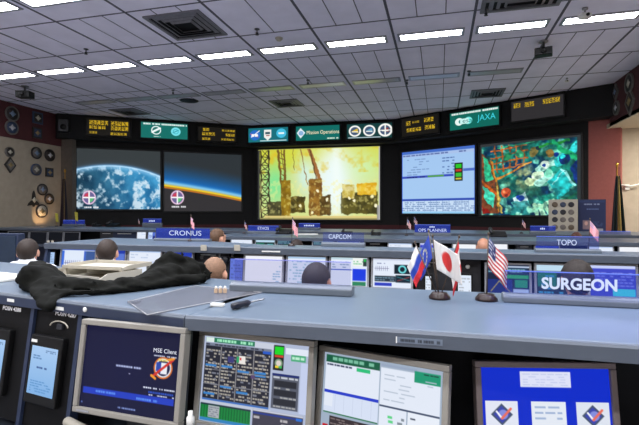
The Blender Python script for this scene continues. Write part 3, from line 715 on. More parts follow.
s.rect(.68, .03, .775, .31, (26, 30, 30)); s.rect(.69, .045, .77, .135, (30, 215, 40)); s.rect(.69, .14, .77, .165, (210, 60, 40)); s.disc(.73, .23, .05, (120, 150, 120)); s.disc(.73, .23, .032, (220, 210, 200)); s.rect(.70, .26, .73, .285, (240, 210, 40)); s.rect(.735, .26, .76, .285, (60, 190, 90))
s.rect(.79, .05, .99, .12, (225, 232, 245)); s.rect(.84, .12, .97, .19, (70, 170, 120)); s.words(.85, .13, .96, .18, 1, (190, 235, 210), .6, .03, 2)
s.rect(.68, .345, .92, .73, (86, 90, 104)); s.rect(.68, .345, .92, .37, (30, 44, 110)); s.words(.69, .375, .91, .40, 1, (200, 206, 216), .8, .04, 4)
for q in range(3): s.rect(.70, .42 + q * .1, .9, .49 + q * .1, (40, 42, 50)); s.words(.7, .495 + q * .1, .9, .515 + q * .1, 1, (170, 170, 170), .8, .03, q)
s.rect(.02, .735, .66, .755, (60, 110, 190)); s.rect(.0, .755, .68, .80, (190, 198, 216)); s.rect(.01, .80, .5, .955, (20, 130, 60)); s.rect(.01, .79, .5, .81, (30, 50, 60))
for q in range(18): s.rect(.02 + q * .027, .815, .023 + q * .027 + .004, .95, (12, 90, 44))
s.rect(.09, .81, .2, .945, (170, 176, 182)); s.words(.095, .82, .195, .94, 5, (120, 126, 140), .5, .02, 3)
s.rect(.01, .955, .5, .99, (50, 130, 190)); s.rect(.52, .77, .97, .99, (66, 64, 78)); s.rect(.52, .77, .97, .79, (200, 204, 220)); s.rect(.52, .8, .97, .82, (40, 60, 140)); s.words(.53, .83, .96, .98, 3, (180, 176, 180), .55, .04, 9, .65); s.rect(.91, .80, .96, .83, (40, 110, 210))
s.rect(.93, .2, 1, .75, (196, 206, 236))
loc, rz = from_edge(199.9, 329.4, 314.8, 341, .41)
monitor(loc, rz, .41, .305, s, 'monitor crowded with dark telemetry tables and a green strip', GN, bez=M_BEZEL)
# 3: white windows
s = Pic(200, 150, (160, 176, 196)); wt = (226, 233, 246)
s.rect(.02, .03, .5, .115, (24, 92, 66)); s.words(.08, .045, .48, .09, 1, (120, 190, 160), .8, .03, 4); s.rect(.02, .115, .5, .55, wt); s.words(.03, .125, .35, .15, 1, (60, 70, 100), .8, .03, 3); s.rect(.3, .125, .42, .165, (40, 190, 120)); s.rect(.02, .42, .5, .455, (36, 60, 200)); s.rect(.02, .455, .5, .66, (214, 224, 244)); s.rect(.02, .66, .5, .675, (50, 120, 80)); s.rect(.02, .46, .1, .6, wt)
for q in range(5): s.rect(.12 + q * .08, .46, .122 + q * .08, .64, (180, 190, 215))
s.rect(.51, .03, .8, .055, (150, 165, 190)); s.rect(.51, .07, .98, .46, wt); s.rect(.78, .05, .98, .165, (26, 150, 112)); s.words(.79, .065, .97, .08, 1, (20, 70, 60), .9, .04, 5); s.words(.54, .12, .95, .42, 7, (178, 190, 206), .25, .08, 6, .4); s.rect(.51, .46, .98, .48, (70, 84, 110))
s.rect(.51, .48, .73, .70, wt); s.words(.54, .55, .63, .64, 2, (90, 210, 130), .6, .03, 7, .8); s.words(.66, .55, .72, .64, 2, (130, 140, 150), .6, .03, 8, .8); s.rect(.74, .48, .98, .95, (232, 238, 248))
for q in range(9): s.line(.76 + q * .025, .72 - .05 * (q % 3), .76 + q * .025, .8 + .06 * (q % 4), .008, (60, 70, 90))
s.line(.75, .73, .97, .73, .01, (60, 70, 90)); s.words(.76, .53, .93, .55, 1, (60, 70, 90), .8, .03, 9)
s.rect(.08, .70, .48, .83, (58, 48, 52)); s.words(.09, .715, .47, .82, 4, (130, 116, 116), .5, .03, 10, .7); s.rect(.02, .8, .07, .93, (200, 30, 36)); s.rect(.09, .84, .48, .98, wt); s.rect(.51, .72, .73, .98, (206, 216, 232)); s.words(.1, .86, .46, .96, 4, (140, 150, 180), .4, .04, 12)
loc, rz = from_edge(319.7, 344.9, 449.8, 366, .41)
monitor(loc, rz, .41, .305, s, 'angled monitor filled with white plot windows and a teal button', GN, bez=M_BEZEL)
# 4: blue page
s = Pic(200, 150, (10, 44, 200)); s.rect(.31, .045, .70, .21, (222, 226, 248)); s.words(.33, .06, .68, .2, 5, (196, 204, 236), .4, .04, 4)
s.rect(.03, .36, .28, .9, (226, 230, 244)); s.rect(.385, .36, .65, .9, (228, 234, 244)); s.rect(.73, .36, .98, .9, (222, 228, 240)); s.words(.41, .39, .62, .62, 4, (160, 180, 214), .35, .06, 4, .6)
for cx in (.155, .855):
    s.tri([(cx - .085, .5), (cx, .385), (cx + .085, .5), (cx, .615)], (70, 84, 110)); s.tri([(cx - .065, .5), (cx, .41), (cx + .065, .5), (cx, .59)], (60, 70, 170)); s.disc(cx + .01, .5, .05, (130, 140, 220)); s.line(cx - .04, .47, cx + .0, .54, .02, (240, 240, 250)); s.line(cx, .54, cx + .07, .44, .025, (235, 110, 90))
s.rect(0, .93, 1, 1, (30, 60, 150))
loc, rz = from_edge(474.5, 360.9, 615.2, 362.8, .41)
monitor(loc, rz, .41, .305, s, 'monitor with a bright blue page and three white boxes', GN, bez=mat('bezel_rose', (126, 114, 114), .45, var=.04))

# =================================================================== CONSOLES
Z0 = 1.275
def console(name, label, group, x0, x1, zt, M, depth=.70, lip=.042, ef=-.4, desk=-.45):
    """x along the row, y away from its operators, lip at y = 0; M places it"""
    t = thing(name, label, 'console', group=group); t.matrix_world = M
    MB().box(x0, x1, .02, depth, zt - .035, zt).build('top_shelf', M_TOP, t, .006)
    MB().prism([(0, zt - lip), (.02, zt - lip), (.02, zt), (.006, zt), (0, zt - .006)], x0, x1).build('front_lip', M_LIP, t)
    bb = min(.34, depth - .07)
    MB().prism([(bb, .74), (bb + .02, .74), (bb - .08, zt - .035), (bb - .10, zt - .035)], x0 + .02, x1 - .02).build('bay_panel', M_BLACKP, t)
    MB().box(x0, x1, depth - .03, depth - .005, .02, zt - .035).build('rear_panel', M_BLUE, t)
    for xs in (x0, x1 - .03): MB().prism([(ef, 0), (depth - .03, 0), (depth - .03, zt - .036), (max(ef, .03), zt - .036), (max(ef, -.1), .72), (ef, .72)], xs, xs + .03).build('end_panel', M_BLUE, t)
    MB().box(x0, x1, desk, .36, .71, .74).build('work_surface', M_DESK, t, .006)
    MB().box(x0 + .03, x1 - .03, .16, .3, .0, .71).build('plinth', M_BLUE, t)
    return t
GC = 'rows of flight control consoles'
c0 = console('control_console', 'nearest grey console bank with the four large monitors below its shelf', GC, -.768, 2.2, Z0, T(0, 1.25, 0), ef=.3)
p = atY(419, 341.3, 1.2485)
MB().box(p.x - .062, p.x + .062, -.0015, .0, p.z - .008, p.z + .008).build('label_strip', mat('strip_grey', (104, 116, 132), .5), c0)
MB().box(p.x - .062, p.x - .059, -.003, -.0015, p.z - .009, p.z + .009).build('label_bracket', M_WHITE, c0)
tm = Pic(60, 8, (104, 116, 132)); tm.words(.02, .2, .98, .85, 1, (40, 46, 56), .9, .045, 3, .85)
link('label_print', tm.mesh('label_print', .11, .012, flag_mat(), T(p.x + .004, -.002, p.z)), c0)
AL = R(10.2); ML = T(-.77, 1.25, 0) @ RZ(-AL)
cl = console('control_console', 'nearest console bank angled away, carrying the black jacket and phone panels', GC, -3.2, -.002, Z0, ML, ef=.3)
MLi = ML.inverted()
# wedge of shelf between the two banks
def bank_pt(x, y, dy=0):                 # picture point -> local point on the bank's tilted face
    n = (ML.to_3x3() @ Vector((0, -math.cos(R(8)), math.sin(R(8))))).normalized(); pp = ML @ Vector((0, .02 + dy, Z0 - .042))
    return MLi @ at_plane(x, y, pp, n)
TILT = R(8)
def face_box(mb, x0, x1, z0, z1, d0, d1, mi=0):
    """box on the tilted face below the lip: x local, z heights below the lip, d out of the face"""
    Mf = T(0, .02, Z0 - .042) @ RX(-TILT)
    return mb.box(x0, x1, -d1, -d0, z0, z1, Mf, mi)
def face_co(x, y):
    q = bank_pt(x, y); q = (T(0, .02, Z0 - .042) @ RX(-TILT)).inverted() @ q
    return q.x, q.z
# position panels of the angled bank
xs = [face_co(-24, 330)[0], face_co(32, 340)[0], face_co(80, 345)[0]]
for i, num in ((0, '4288'), (1, '4287')):
    mb = MB(); face_box(mb, xs[i] + .008, xs[i + 1] - .012, -.43, -.0, -.02, .0); pn = mb.build('position_panel', M_BLACKP, cl)
    me = text_mesh('POSN ' + num, .0155, emis('panel_print', (150, 152, 160), .35) if False else mat('panel_print', (240, 240, 244), .5), 0, .0007, .118)
    a = face_co(12 if i == 0 else 66, 309 if i == 0 else 314.5)
    me.transform(T(0, .02, Z0 - .042) @ RX(-TILT) @ T(a[0], -.001, a[1])); link('lettering', me, pn)
    mb = MB(); face_box(mb, xs[i + 1] - .012, xs[i + 1] + .008, -.46, 0, -.02, .012); mb.build('divider', M_BLUE, cl)
    c = MLi @ at_plane(11 if i == 0 else 60, 300.3 if i == 0 else 308.5, ML @ Vector((0, 0, 0)), ML.to_3x3() @ Vector((0, 1, 0)))
    MB().box(c.x - .022, c.x + .022, -.002, 0, c.z - .006, c.z + .006).build('label_sticker', M_WHITE, cl)
c = MLi @ at_plane(85.5, 309.5, ML @ Vector((0, 0, 0)), ML.to_3x3() @ Vector((0, 1, 0)))
MB().lathe([(.009, 0), (.009, .004), (.006, .006)], T(c.x, 0, c.z) @ RX(PI / 2)).build('knob', M_WHITE, cl)
MB().box(xs[0], -.004, -.0008, .0, Z0 - .042, Z0 - .009).build('lip_facing', M_BLUE, cl)
# keysets (touch panels) mounted on the position panels
def keyset(cornerpx, label):
    q = [face_co(*c) for c in cornerpx]
    x0 = (q[0][0] + q[3][0]) / 2; x1 = (q[1][0] + q[2][0]) / 2; z1 = (q[0][1] + q[1][1]) / 2; z0 = (q[2][1] + q[3][1]) / 2
    t = thing('touch_keyset', label, 'touch panel', ML @ Vector((0, 0, 0)), -AL, 'touch panels of the nearest console')
    mb = MB(); face_box(mb, x0 - .016, x1 + .016, z0 - .035, z1 + .04, .0, .024); mb.build('housing', M_BLK, t, .005)
    w, h = x1 - x0, z1 - z0
    s = Pic(50, 84, (128, 176, 226)); s.put(1 - s.Y, (168, 202, 240)); s.words(.55, .06, .92, .12, 2, (70, 100, 150), .5, .06, 3); s.words(.1, .18, .42, .28, 2, (90, 130, 180), .5, .08, 4); s.words(.15, .42, .9, .46, 1, (40, 70, 130), .8, .08, 5); s.words(.1, .7, .9, .95, 5, (80, 140, 200), .4, .08, 6)
    link('screen', s.mesh('screen', w, h, screen_mat('monitor_display', 1, .3), T(0, .02, Z0 - .042) @ RX(-TILT) @ T((x0 + x1) / 2, -.0245, (z0 + z1) / 2)), t)
    mb = MB(); face_box(mb, x0 - .008, x0 + .024, z1 + .012, z1 + .022, .024, .026); mb.build('badge', M_WHITE, t)
keyset(((40, 345.5), (66, 348), (57.4, 395.7), (31.5, 391.8)), 'black touch panel with a pale blue screen under the POSN 4287 mark')
keyset(((-13, 336), (13, 338.5), (5, 384), (-21, 380)), 'black touch panel cut by the picture edge, under POSN 4288')
a = face_co(62, 326); t = thing('headset_jack', 'small grey jack box with a curled pale cable above the touch panel', 'jack box', ML @ Vector((0, 0, 0)), -AL)
mb = MB(); face_box(mb, a[0] - .014, a[0] + .014, a[1] - .012, a[1] + .008, 0, .012); mb.build('box', M_DARKB, t, .002)
MF = T(0, .02, Z0 - .042) @ RX(-TILT)
MB().tube([(a[0] + .05 * math.cos(q) * 1.0, -.012, a[1] - .004 + .022 * math.sin(q)) for q in np.linspace(.1, PI - .1, 16)], .0025, MF).build('cable', M_CREAM, t)

# row one
D1 = 3.87
c1 = console('control_console', 'second console row, with CAPCOM and TOPO plates on its shelf', GC, atY(44, 250, D1).x, 3.2, Z0, T(0, D1, 0), lip=.06, desk=-.28, ef=-.25, depth=.40)
xw = atY(44, 250, D1).x
MB().poly([(xw, .40), (xw, 1.05), (-2.65, .80), (-1.75, .42), (-1.6, .40)], Z0 - .035, Z0).build('shelf_extension', M_TOP, c1, .004)
MB().poly([(xw, .41), (xw, 1.02), (-2.7, .77), (-1.9, .43), (-1.9, .41)], .02, Z0 - .035).build('rear_cabinet', M_BLUE, c1)
for px in (204, 237.5, 49, 53): 
    q = atY(px, 247.5 if px > 100 else 241.5, D1 + .0)
    k_ = 1 if px > 100 else .35; MB().box(q.x - .03 * k_, q.x + .03 * k_, .0 - .012, .0, q.z - .03 * k_, q.z + .025 * k_).build('label_tab', M_CREAM, c1, .002)
q = atY(271, 251.5, D1); MB().box(q.x - .09, q.x + .09, -.004, 0, q.z - .006, q.z + .006).build('label_strip', M_WHITE, c1)
D2 = 6.9; Z2 = EYE - .405
c2 = console('control_console', 'third console row, behind the CAPCOM plate', GC, -3.9, 4.3, Z2, T(0, D2, 0), lip=.05, depth=1.2)
D3 = 9.9; Z3 = EYE - .44
c3 = console('control_console', 'farthest console row below the wall screens', GC, -12.6, 4.4, Z3, T(0, D3, 0), lip=.06, depth=1.9)
t = thing('equipment_cabinet', 'tall slate-blue cabinet at the end of the second console row', 'cabinet', (atY(8, 245, 4.3).x, 4.3, 0))
w = atY(18, 245, 4.3).x - t.location.x
MB().box(-.5, w, 0, .1, 0, atY(8, 233.5, 4.3).z).build('body', M_BLUE, t, .01); MB().box(-.45, w - .03, -.012, 0, .1, atY(8, 236, 4.3).z).build('door', mat('cabinet_door', (30, 44, 62), .45), t, .004)

# ---- pictures for the farther monitors
def doc(kind, w=64, h=48, seed=1):
    s = Pic(w, h, (228, 236, 250))
    if kind == 'white': s.rect(0, 0, 1, .05, (150, 180, 225)); s.words(.05, .1, .6, .3, 2, (190, 205, 230), .4, .1, seed, .5); s.rect(.5, .38, .95, .42, (190, 205, 235))
    elif kind == 'plain': s.rect(0, 0, 1, 1, (242, 244, 250)); s.words(.75, .3, .95, .95, 8, (150, 190, 220), .5, .06, seed, .6); s.rect(0, .95, 1, 1, (180, 200, 220))
    elif kind == 'rows': s.words(.05, .12, .95, .9, 8, (150, 190, 215), .45, .06, seed, .5); s.rect(0, 0, 1, .07, (170, 200, 230))
    elif kind == 'split': s.rect(0, 0, 1, .08, (190, 215, 225)); s.words(.04, .12, .5, .4, 3, (120, 150, 190), .35, .08, seed, .6); s.rect(0, .42, .58, .46, (60, 90, 200)); s.rect(.60, .02, .9, .3, (240, 244, 240)); s.words(.62, .1, .88, .26, 2, (120, 200, 150), .5, .05, seed); s.rect(.6, .4, .96, .82, (20, 60, 225)); s.rect(.6, .85, .96, 1, (40, 130, 90)); s.rect(.88, .04, .98, .3, (40, 60, 60)); s.rect(.9, .06, .96, .14, (40, 200, 80))
    elif kind == 'plot': s.rect(0, 0, 1, .06, (205, 212, 232)); s.words(.06, .14, .4, .2, 1, (130, 140, 180), .6, .05, seed); s.line(.05, .34, .42, .34, .012, (90, 90, 130)); [s.line(.08 + .05 * k, .27, .08 + .05 * k, .42, .01, (90, 90, 140)) for k in range(7)]; s.rect(.05, .6, .6, .8, (36, 52, 66)); s.words(.06, .63, .58, .78, 2, (110, 140, 160), .5, .05, seed + 1); s.rect(.56, .2, .98, .52, (8, 30, 44)); s.disc(.77, .36, .14, (110, 215, 220), None, .085); s.rect(.6, .56, .98, .82, (10, 34, 50)); s.line(.65, .76, .95, .62, .03, (140, 60, 60)); s.line(.63, .62, .95, .74, .02, (50, 140, 150)); s.rect(.05, .84, .5, .95, (40, 60, 190))
    elif kind == 'blue': s.rect(0, 0, 1, 1, (36, 60, 170)); s.rect(.05, .14, .6, .9, (200, 220, 250)); s.words(.1, .4, .55, .7, 4, (80, 100, 170), .5, .05, seed); s.rect(.66, .2, .95, .5, (90, 120, 210)); s.rect(.66, .55, .95, .9, (30, 44, 120))
    elif kind == 'plan': s.rect(0, 0, 1, 1, (224, 234, 250)); s.rect(0, 0, 1, .08, (40, 80, 190)); s.line(.1, .5, .6, .5, .02, (80, 80, 130)); [s.line(.13 + .06 * k, .42, .13 + .06 * k, .58, .02, (100, 100, 150)) for k in range(8)]; s.rect(.0, .1, .08, 1, (60, 110, 220)); s.rect(.66, .1, .72, .9, (60, 100, 200)); s.rect(.72, .1, 1, 1, (60, 90, 150))
    elif kind == 'dark': s.rect(0, 0, 1, 1, (16, 30, 60)); s.rect(0, .05, 1, .1, (200, 216, 240)); s.rect(0, .1, .95, .3, (30, 60, 90)); s.words(.05, .13, .9, .28, 2, (150, 200, 210), .4, .07, seed); s.rect(.45, .34, .98, .46, (40, 170, 90)); s.rect(.03, .5, .6, 1, (24, 44, 120)); s.line(.1, .9, .3, .55, .02, (190, 170, 90)); s.line(.3, .55, .55, .9, .02, (190, 170, 90)); s.rect(.66, .5, .95, .75, (30, 150, 100)); s.rect(.62, .8, .98, 1, (180, 200, 230))
    elif kind == 'green': s.rect(0, 0, 1, 1, (8, 40, 40)); s.rect(0, 0, 1, .2, (190, 220, 240)); s.rect(.03, .25, .45, .7, (20, 120, 90)); s.words(.05, .3, .95, .95, 5, (60, 150, 190), .5, .08, seed, .6); s.rect(.6, .3, .9, .5, (90, 190, 190))
    elif kind == 'violet': s.rect(0, 0, 1, 1, (62, 72, 196)); s.rect(0, 0, 1, .1, (200, 210, 250)); s.words(.05, .2, .95, .7, 5, (120, 130, 230), .5, .08, seed, .6); s.rect(.5, .75, .98, .98, (60, 210, 225))
    elif kind == 'off': s.rect(0, 0, 1, 1, (10, 14, 20))
    return s
G1 = 'monitors of the second console row'
def rowmon(xl, xr, ytop, D, kind, label, group, bez=M_SILVER, H=None, n=1, zd=.74, tilt=R(6), dy=.05):
    a = atY(xl, ytop, D + dy); b = atY(xr, ytop, D + dy); W = b.x - a.x
    k = 64 if group == G1 else 36
    monitor(((a.x + b.x) / 2, D + dy, a.z), 0, W, H or W * .77, doc(kind, k, int(k * .75), n), label, group, tilt, bez, min(.018, W * .05), zd, blank=True)
for a in ((61, 97, 246, 'plan', 'monitor showing a blue-edged timeline, between the two white-shirted men'),
          (98, 127, 247, 'blue', 'blue monitor partly behind the head of the man with the tray before him'),
          (128, 162.5, 248.8, 'white', 'monitor showing an almost blank white page above the cream trays'),
          (164.5, 193.5, 250.5, 'blue', 'blue monitor half hidden by the raised jacket'),
          (243.8, 284.3, 253.8, 'plain', 'bright white monitor, first one past the blue panel'),
          (286.2, 327.6, 254.5, 'rows', 'white monitor directly behind the dark-haired head'),
          (329.2, 369.3, 255.2, 'split', 'white monitor with a solid blue box at its corner'),
          (371.2, 413.2, 256.5, 'plot', 'white monitor with a teal ring graphic, next to the striped flags'),
          (484.5, 531.5, 262, 'dark', 'dark monitor with a green bar, just behind the single striped flag'),
          (534, 584, 262.5, 'green', 'dark green monitor behind the SURGEON plate'),
          (587, 638, 263, 'violet', 'violet-blue monitor with a cyan corner behind the SURGEON plate')):
    rowmon(a[0], a[1], a[2], D1, a[3], a[4], G1, n=int(a[0]))
# flat panels between the second row's monitors
def rowkey(xl, xr, ytop, ybot, D, label, c=(170, 200, 240), group='touch panels of the second console row'):
    a = atY(xl, ytop, D + .06); b = atY(xr, ybot, D + .06); W = b.x - a.x; H = a.z - b.z
    t = thing('touch_keyset', label, 'touch panel', ((a.x + b.x) / 2, D + .06, .74), 0, group)
    zb = b.z - .74; M = T(0, -.02, zb) @ RX(-R(6))
    MB().box(-W / 2 - .015, W / 2 + .015, 0, .03, -.03, H + .02, M).build('housing', M_BLK, t, .004)
    s = Pic(24, 32, c); s.words(.1, .1, .9, .9, 6, tuple(v * .75 for v in c), .4, .15, int(xl)); link('screen', s.mesh('screen', W, H, screen_mat('monitor_display', 1, .3), M @ T(0, -.001, H / 2)), t)
    MB().box(-.04, .04, .03, .06, 0, zb + .05).box(-.09, .09, -.03, .1, 0, .012).build('stand', M_CASE, t)
rowkey(46, 55, 252, 268, D1, 'pale touch panel beside the man nearest the plaque wall')
rowkey(230.5, 243, 258.5, 281, D1, 'blue touch panel beside the cropped head', (96, 116, 210))
rowkey(425.5, 431, 276, 296, D1, 'narrow white panel behind the cluster of flags', (226, 236, 250))
rowkey(458, 471, 275, 297, D1, 'white panel between the flag cluster and the single flag', (226, 236, 250))
# the patched dark equipment faces
def rackface(x0, x1, y0, D, label, group='dark instrument faces of the second row'):
    a = atY(x0, y0, D + .13); b = atY(x1, y0, D + .13)
    t = thing('instrument_panel', label, 'instrument panel', ((a.x + b.x) / 2, D + .13, .74), 0, group); w = b.x - a.x; h = a.z - .74
    MB().box(-w / 2, w / 2, 0, .05, 0, h).build('face_plate', mat('face_plate', (44, 44, 48), .5), t, .004)
    for i in range(3): MB().lathe([(.018, 0), (.018, .02), (.012, .024)], T(w * (-.3 + .3 * i), 0, h - .07) @ RX(PI / 2)).build('knob', M_WHITE if i == 2 else M_METAL, t)
    MB().box(-w * .35, w * .1, -.004, 0, h - .05, h - .04).build('label_strip', M_WHITE, t)
rackface(196, 229.5, 250, D1, 'dark instrument panel behind the cropped head')
rackface(416, 481, 257, D1, 'dark instrument panel behind the flag cluster')
MB_ = atY(226, 252, D1 + .09)
t = thing('headset', 'coiled grey headset hanging on the dark instrument panel', 'headset', (MB_.x, MB_.y, MB_.z))
MB().tube([(.07 * math.cos(q), -.0, .05 * math.sin(q) - .03) for q in np.linspace(0, 2 * PI, 24)], .012).build('band', M_METAL, t); MB().lathe([(.035, -.02), (.04, 0), (.03, .02)], T(.0, -.02, -.07) @ RX(PI / 2)).build('ear_cup', M_DARKB, t)
MB().tube([(-.03, 0, .06), (-.02, .015, .02), (.0, .0, .02)], .008).build('hook', M_METAL, t)

G2 = 'monitors of the third console row'
for a in ((205.5, 213, 237.5, 'blue', 'small blue screen beside the brown-haired man at the third row'), (230.5, 253, 237.6, 'white', 'white monitor of the third row under the ETHOS plate'),
          (255, 275.8, 238, 'green', 'dark green monitor of the third row under the ETHOS plate'), (277, 292, 238.3, 'dark', 'dark blue monitor of the third row, beside a dark-haired head'),
          (312, 334, 239, 'dark', 'dark monitor of the third row behind the CAPCOM plate'), (337, 360, 239.3, 'blue', 'blue monitor of the third row behind the CAPCOM plate'),
          (387.5, 412.8, 242, 'white', 'white monitor of the third row before the flags'), (419.5, 434, 242.5, 'violet', 'blue-topped monitor of the third row behind the flag cluster'),
          (452, 477, 243, 'plain', 'white monitor of the third row next to the bald head'), (491, 508, 243.3, 'plain', 'white monitor on the far side of the bald head'),
          (534, 560, 244.5, 'blue', 'blue monitor of the third row behind the TOPO plate'), (587.5, 614, 245.4, 'white', 'white monitor of the third row past the TOPO plate'), (618, 646, 245.8, 'plain', 'white monitor of the third row at the picture edge')):
    rowmon(a[0], a[1], a[2], D2, a[3], a[4], G2, n=int(a[0]), H=.3)
for x0, x1, lb in ((365, 385, 'black equipment box of the third row beside the CAPCOM plate'), (516, 532.5, 'grey instrument box of the third row near the bald head')):
    a = atY(x0, 241, D2 + .12); b = atY(x1, 241, D2 + .12); m_ = M_BLK if x0 < 400 else mat('grey_box', (78, 82, 90), .5)
    t = thing('equipment_box', lb, 'equipment box', ((a.x + b.x) / 2, D2 + .12, .74)); w = b.x - a.x
    MB().box(-w / 2, w / 2, 0, .14, 0, a.z - .74).build('case', m_, t, .006); MB().box(-w * .25, w * .25, -.005, 0, .36, .375).build('label_strip', M_WHITE, t)
G3 = 'monitors of the farthest console row'
for a in ((30, 47.5, 231.3, 'off', 'switched-off monitor of the farthest row, above the first white-shirted man'), (48.5, 63.5, 231.3, 'off', 'switched-off monitor of the farthest row, second from the slate-blue cabinet'), (64.3, 80, 231.8, 'off', 'switched-off monitor of the farthest row, third from the slate-blue cabinet'),
          (8, 29, 231, 'off', 'switched-off monitor of the farthest row beside the slate-blue cabinet'), (137, 146.5, 229.5, 'white', 'small white screen of the farthest row beside the CRONUS plate'), (148, 156, 229.8, 'blue', 'small blue screen of the farthest row touching the CRONUS plate'),
          (533, 549, 237.5, 'white', 'white screen of the farthest row above the TOPO plate'), (574, 590, 239, 'white', 'white screen of the farthest row past the TOPO plate')):
    rowmon(a[0], a[1], a[2], D3, a[3], a[4], G3, n=int(a[0]), H=.36 if a[0] < 130 else .3)
for x0, x1, lb in ((100, 113, 'dark grey instrument box of the farthest row above a white-shirted man'), (113, 136, 'wide dark blue panel box of the farthest row')):
    a = atY(x0, 231, D3 + .1); b = atY(x1, 231, D3 + .1)
    t = thing('equipment_box', lb, 'equipment box', ((a.x + b.x) / 2, D3 + .1, .74)); w = b.x - a.x
    MB().box(-w / 2, w / 2, 0, .14, 0, a.z - .74).build('case', M_DARKB if x0 < 110 else M_BLUE, t, .006); MB().box(-w * .3, w * .3, -.005, 0, .3, .315).build('label_strip', M_WHITE, t)

# =================================================================== NAME PLATES
M_ACR = clear_mat('acrylic_blue', (.86, .88, 1.0), (.05, .07, .22), (.05, .09, .6), .35, .88)
M_ACRC = clear_mat('acrylic_clear', (.90, .90, .98), (.1, .1, .2), None, 0, .92)
M_ACRD = clear_mat('acrylic_deep', (.45, .5, .85), (.03, .05, .2), (.03, .07, .6), .5, .62)
M_EDGE = emis('lit_acrylic_edge', (92, 120, 235), 1.1)
M_LET = emis('lit_letters', (208, 220, 252), 1.0)
SHELF = {}
def onshelf(x, y, z):
    """picture point on a console's shelf, kept on that shelf"""
    p = atZ(x, y, z)
    for zz, d0, d1 in ((Z2, D2 + .06, D2 + 1.1), (Z3, D3 + .06, D3 + 1.78)):
        if abs(z - zz) < 1e-6 and not d0 < p.y < d1: p = atY(x, y, max(d0, min(d1, p.y))); p.z = z
    return p
def plate(xl, xr, ytop, ybase, ybot, z, text, label, name='name_plate', acr=M_ACR, tx=.5, tz=.5, th=.55, tw=.5, edge=M_EDGE, bd=.07, extra=(), letter=M_LET, bold=.0):
    """base stands on the shelf at height z; picture: pane ytop..ybase, base ybase..ybot"""
    xm = (xl + xr) / 2; p = onshelf(xm, ybot, z); Y = p.y
    a = atY(xl, ybot, Y); b = atY(xr, ybot, Y); W = b.x - a.x
    t = thing(name, label, 'name plate', ((a.x + b.x) / 2, Y, z), 0, 'position name plates')
    zb = atY(xm, ybase, Y).z - z; zt = atY(xm, ytop, Y + bd / 2).z - z
    zb = max(zb, .012)
    MB().prism([(0, 0), (bd, 0), (bd, zb * .8), (bd * .8, zb), (bd * .25, zb), (0, zb * .7)], -W / 2, W / 2).build('base', M_BASE, t, .004)
    pw = W - .02
    pane = MB().box(-pw / 2, pw / 2, bd / 2 - .003, bd / 2 + .003, zb - .004, zt).build('pane', acr, t)
    if edge: MB().box(-pw / 2, pw / 2, bd / 2 - .0032, bd / 2 + .0032, zt, zt + .003 + .0004 * p.y).build('lit_edge', edge, pane)
    for s_, x_, z_, h_, w_ in ([(text, tx, tz, th, tw)] if text else []) + list(extra):
        me = text_mesh(s_, h_ * (zt - zb), letter, .0004, bold, w_ * pw); me.transform(T((x_ - .5) * pw, bd / 2 - .0045, zb + (1 - z_) * (zt - zb))); link('lettering', me, pane)
    return t
sp = plate(503.5, 690, 274, 298.5, 307, Z0, 'SURGEON', 'clear lit name plate reading SURGEON on the nearest shelf', tx=.44, tz=.5, th=.5, tw=.435, bold=.0018)
plate(229, 351.5, 261, 285, 294.2, Z0, None, 'unlettered clear plate in a grey base on the nearest shelf', acr=M_ACRC, edge=clear_mat('edge_dim', (.7, .7, .9), (.3, .3, .6), (.2, .25, .8), .4, .5))
plate(321, 364.5, 232.5, 242.5, 247, Z0, 'CAPCOM', 'lit name plate reading CAPCOM on the second console row', tx=.42, tz=.45, th=.5, tw=.55, edge=None)
plate(536, 602, 237, 249, 253, Z0, 'TOPO', 'lit name plate reading TOPO on the second console row', tx=.49, tz=.5, th=.5, tw=.32, edge=M_EDGE)
plate(153.5, 209, 228.3, 238.5, 241.2, Z0, 'CRONUS', 'bright blue name plate reading CRONUS behind a small flag', acr=M_ACRD, tx=.55, tz=.5, th=.5, tw=.6, edge=None)
plate(247, 278.5, 226, 231, 234, Z2, 'ETHOS', 'blue name plate reading ETHOS on the third console row', acr=M_ACRD, tx=.5, tz=.5, th=.6, tw=.36, edge=M_EDGE)
plate(414, 451, 225, 232.5, 235.5, Z2, 'OPS PLANNER', 'blue name plate reading OPS PLANNER on the third console row', acr=M_ACRD, tx=.5, tz=.72, th=.42, tw=.8, edge=M_EDGE, extra=[('#3', .5, .25, .24, .16)])
plate(142, 161, 219, 222.8, 224.5, Z3, '#4', 'small blue name plate under the gap between the earth screens', acr=M_ACRD, th=.5, tw=.34, edge=M_EDGE)
plate(298, 320, 223.6, 227.4, 229.5, Z3, '#6', 'small blue name plate below the launch pad screen', acr=M_ACRD, th=.5, tw=.5, edge=M_EDGE)
plate(530, 556.5, 226.3, 231, 234, Z3, '#3', 'small dark blue name plate below the spacewalk screen', acr=M_ACRD, th=.5, tw=.2, edge=M_EDGE)
plate(62, 84, 220.3, 224, 226.5, Z3, None, 'blank white and blue name plate near the yellow pennants', acr=M_ACRD, edge=M_EDGE)
plate(600, 632, 231.5, 237, 239.5, Z3, None, 'blank blue edged name plate near the picture edge', acr=M_ACR, edge=M_EDGE)
# added blue lamp that tints the shelf before the SURGEON plate
for pt, sx, e in ((sp, 1.0, .35),):
    ld = bpy.data.lights.new('shelf_tint_light', 'AREA'); ld.shape = 'RECTANGLE'; ld.size = sx * .6; ld.size_y = .02; ld.energy = e; ld.color = (.25, .3, 1)
    lo = bpy.data.objects.new('shelf_tint_light', ld); COL.objects.link(lo); lo.location = (pt.location.x - .05, pt.location.y - .02, Z0 + .1); lo.rotation_euler = (R(-35), 0, 0)

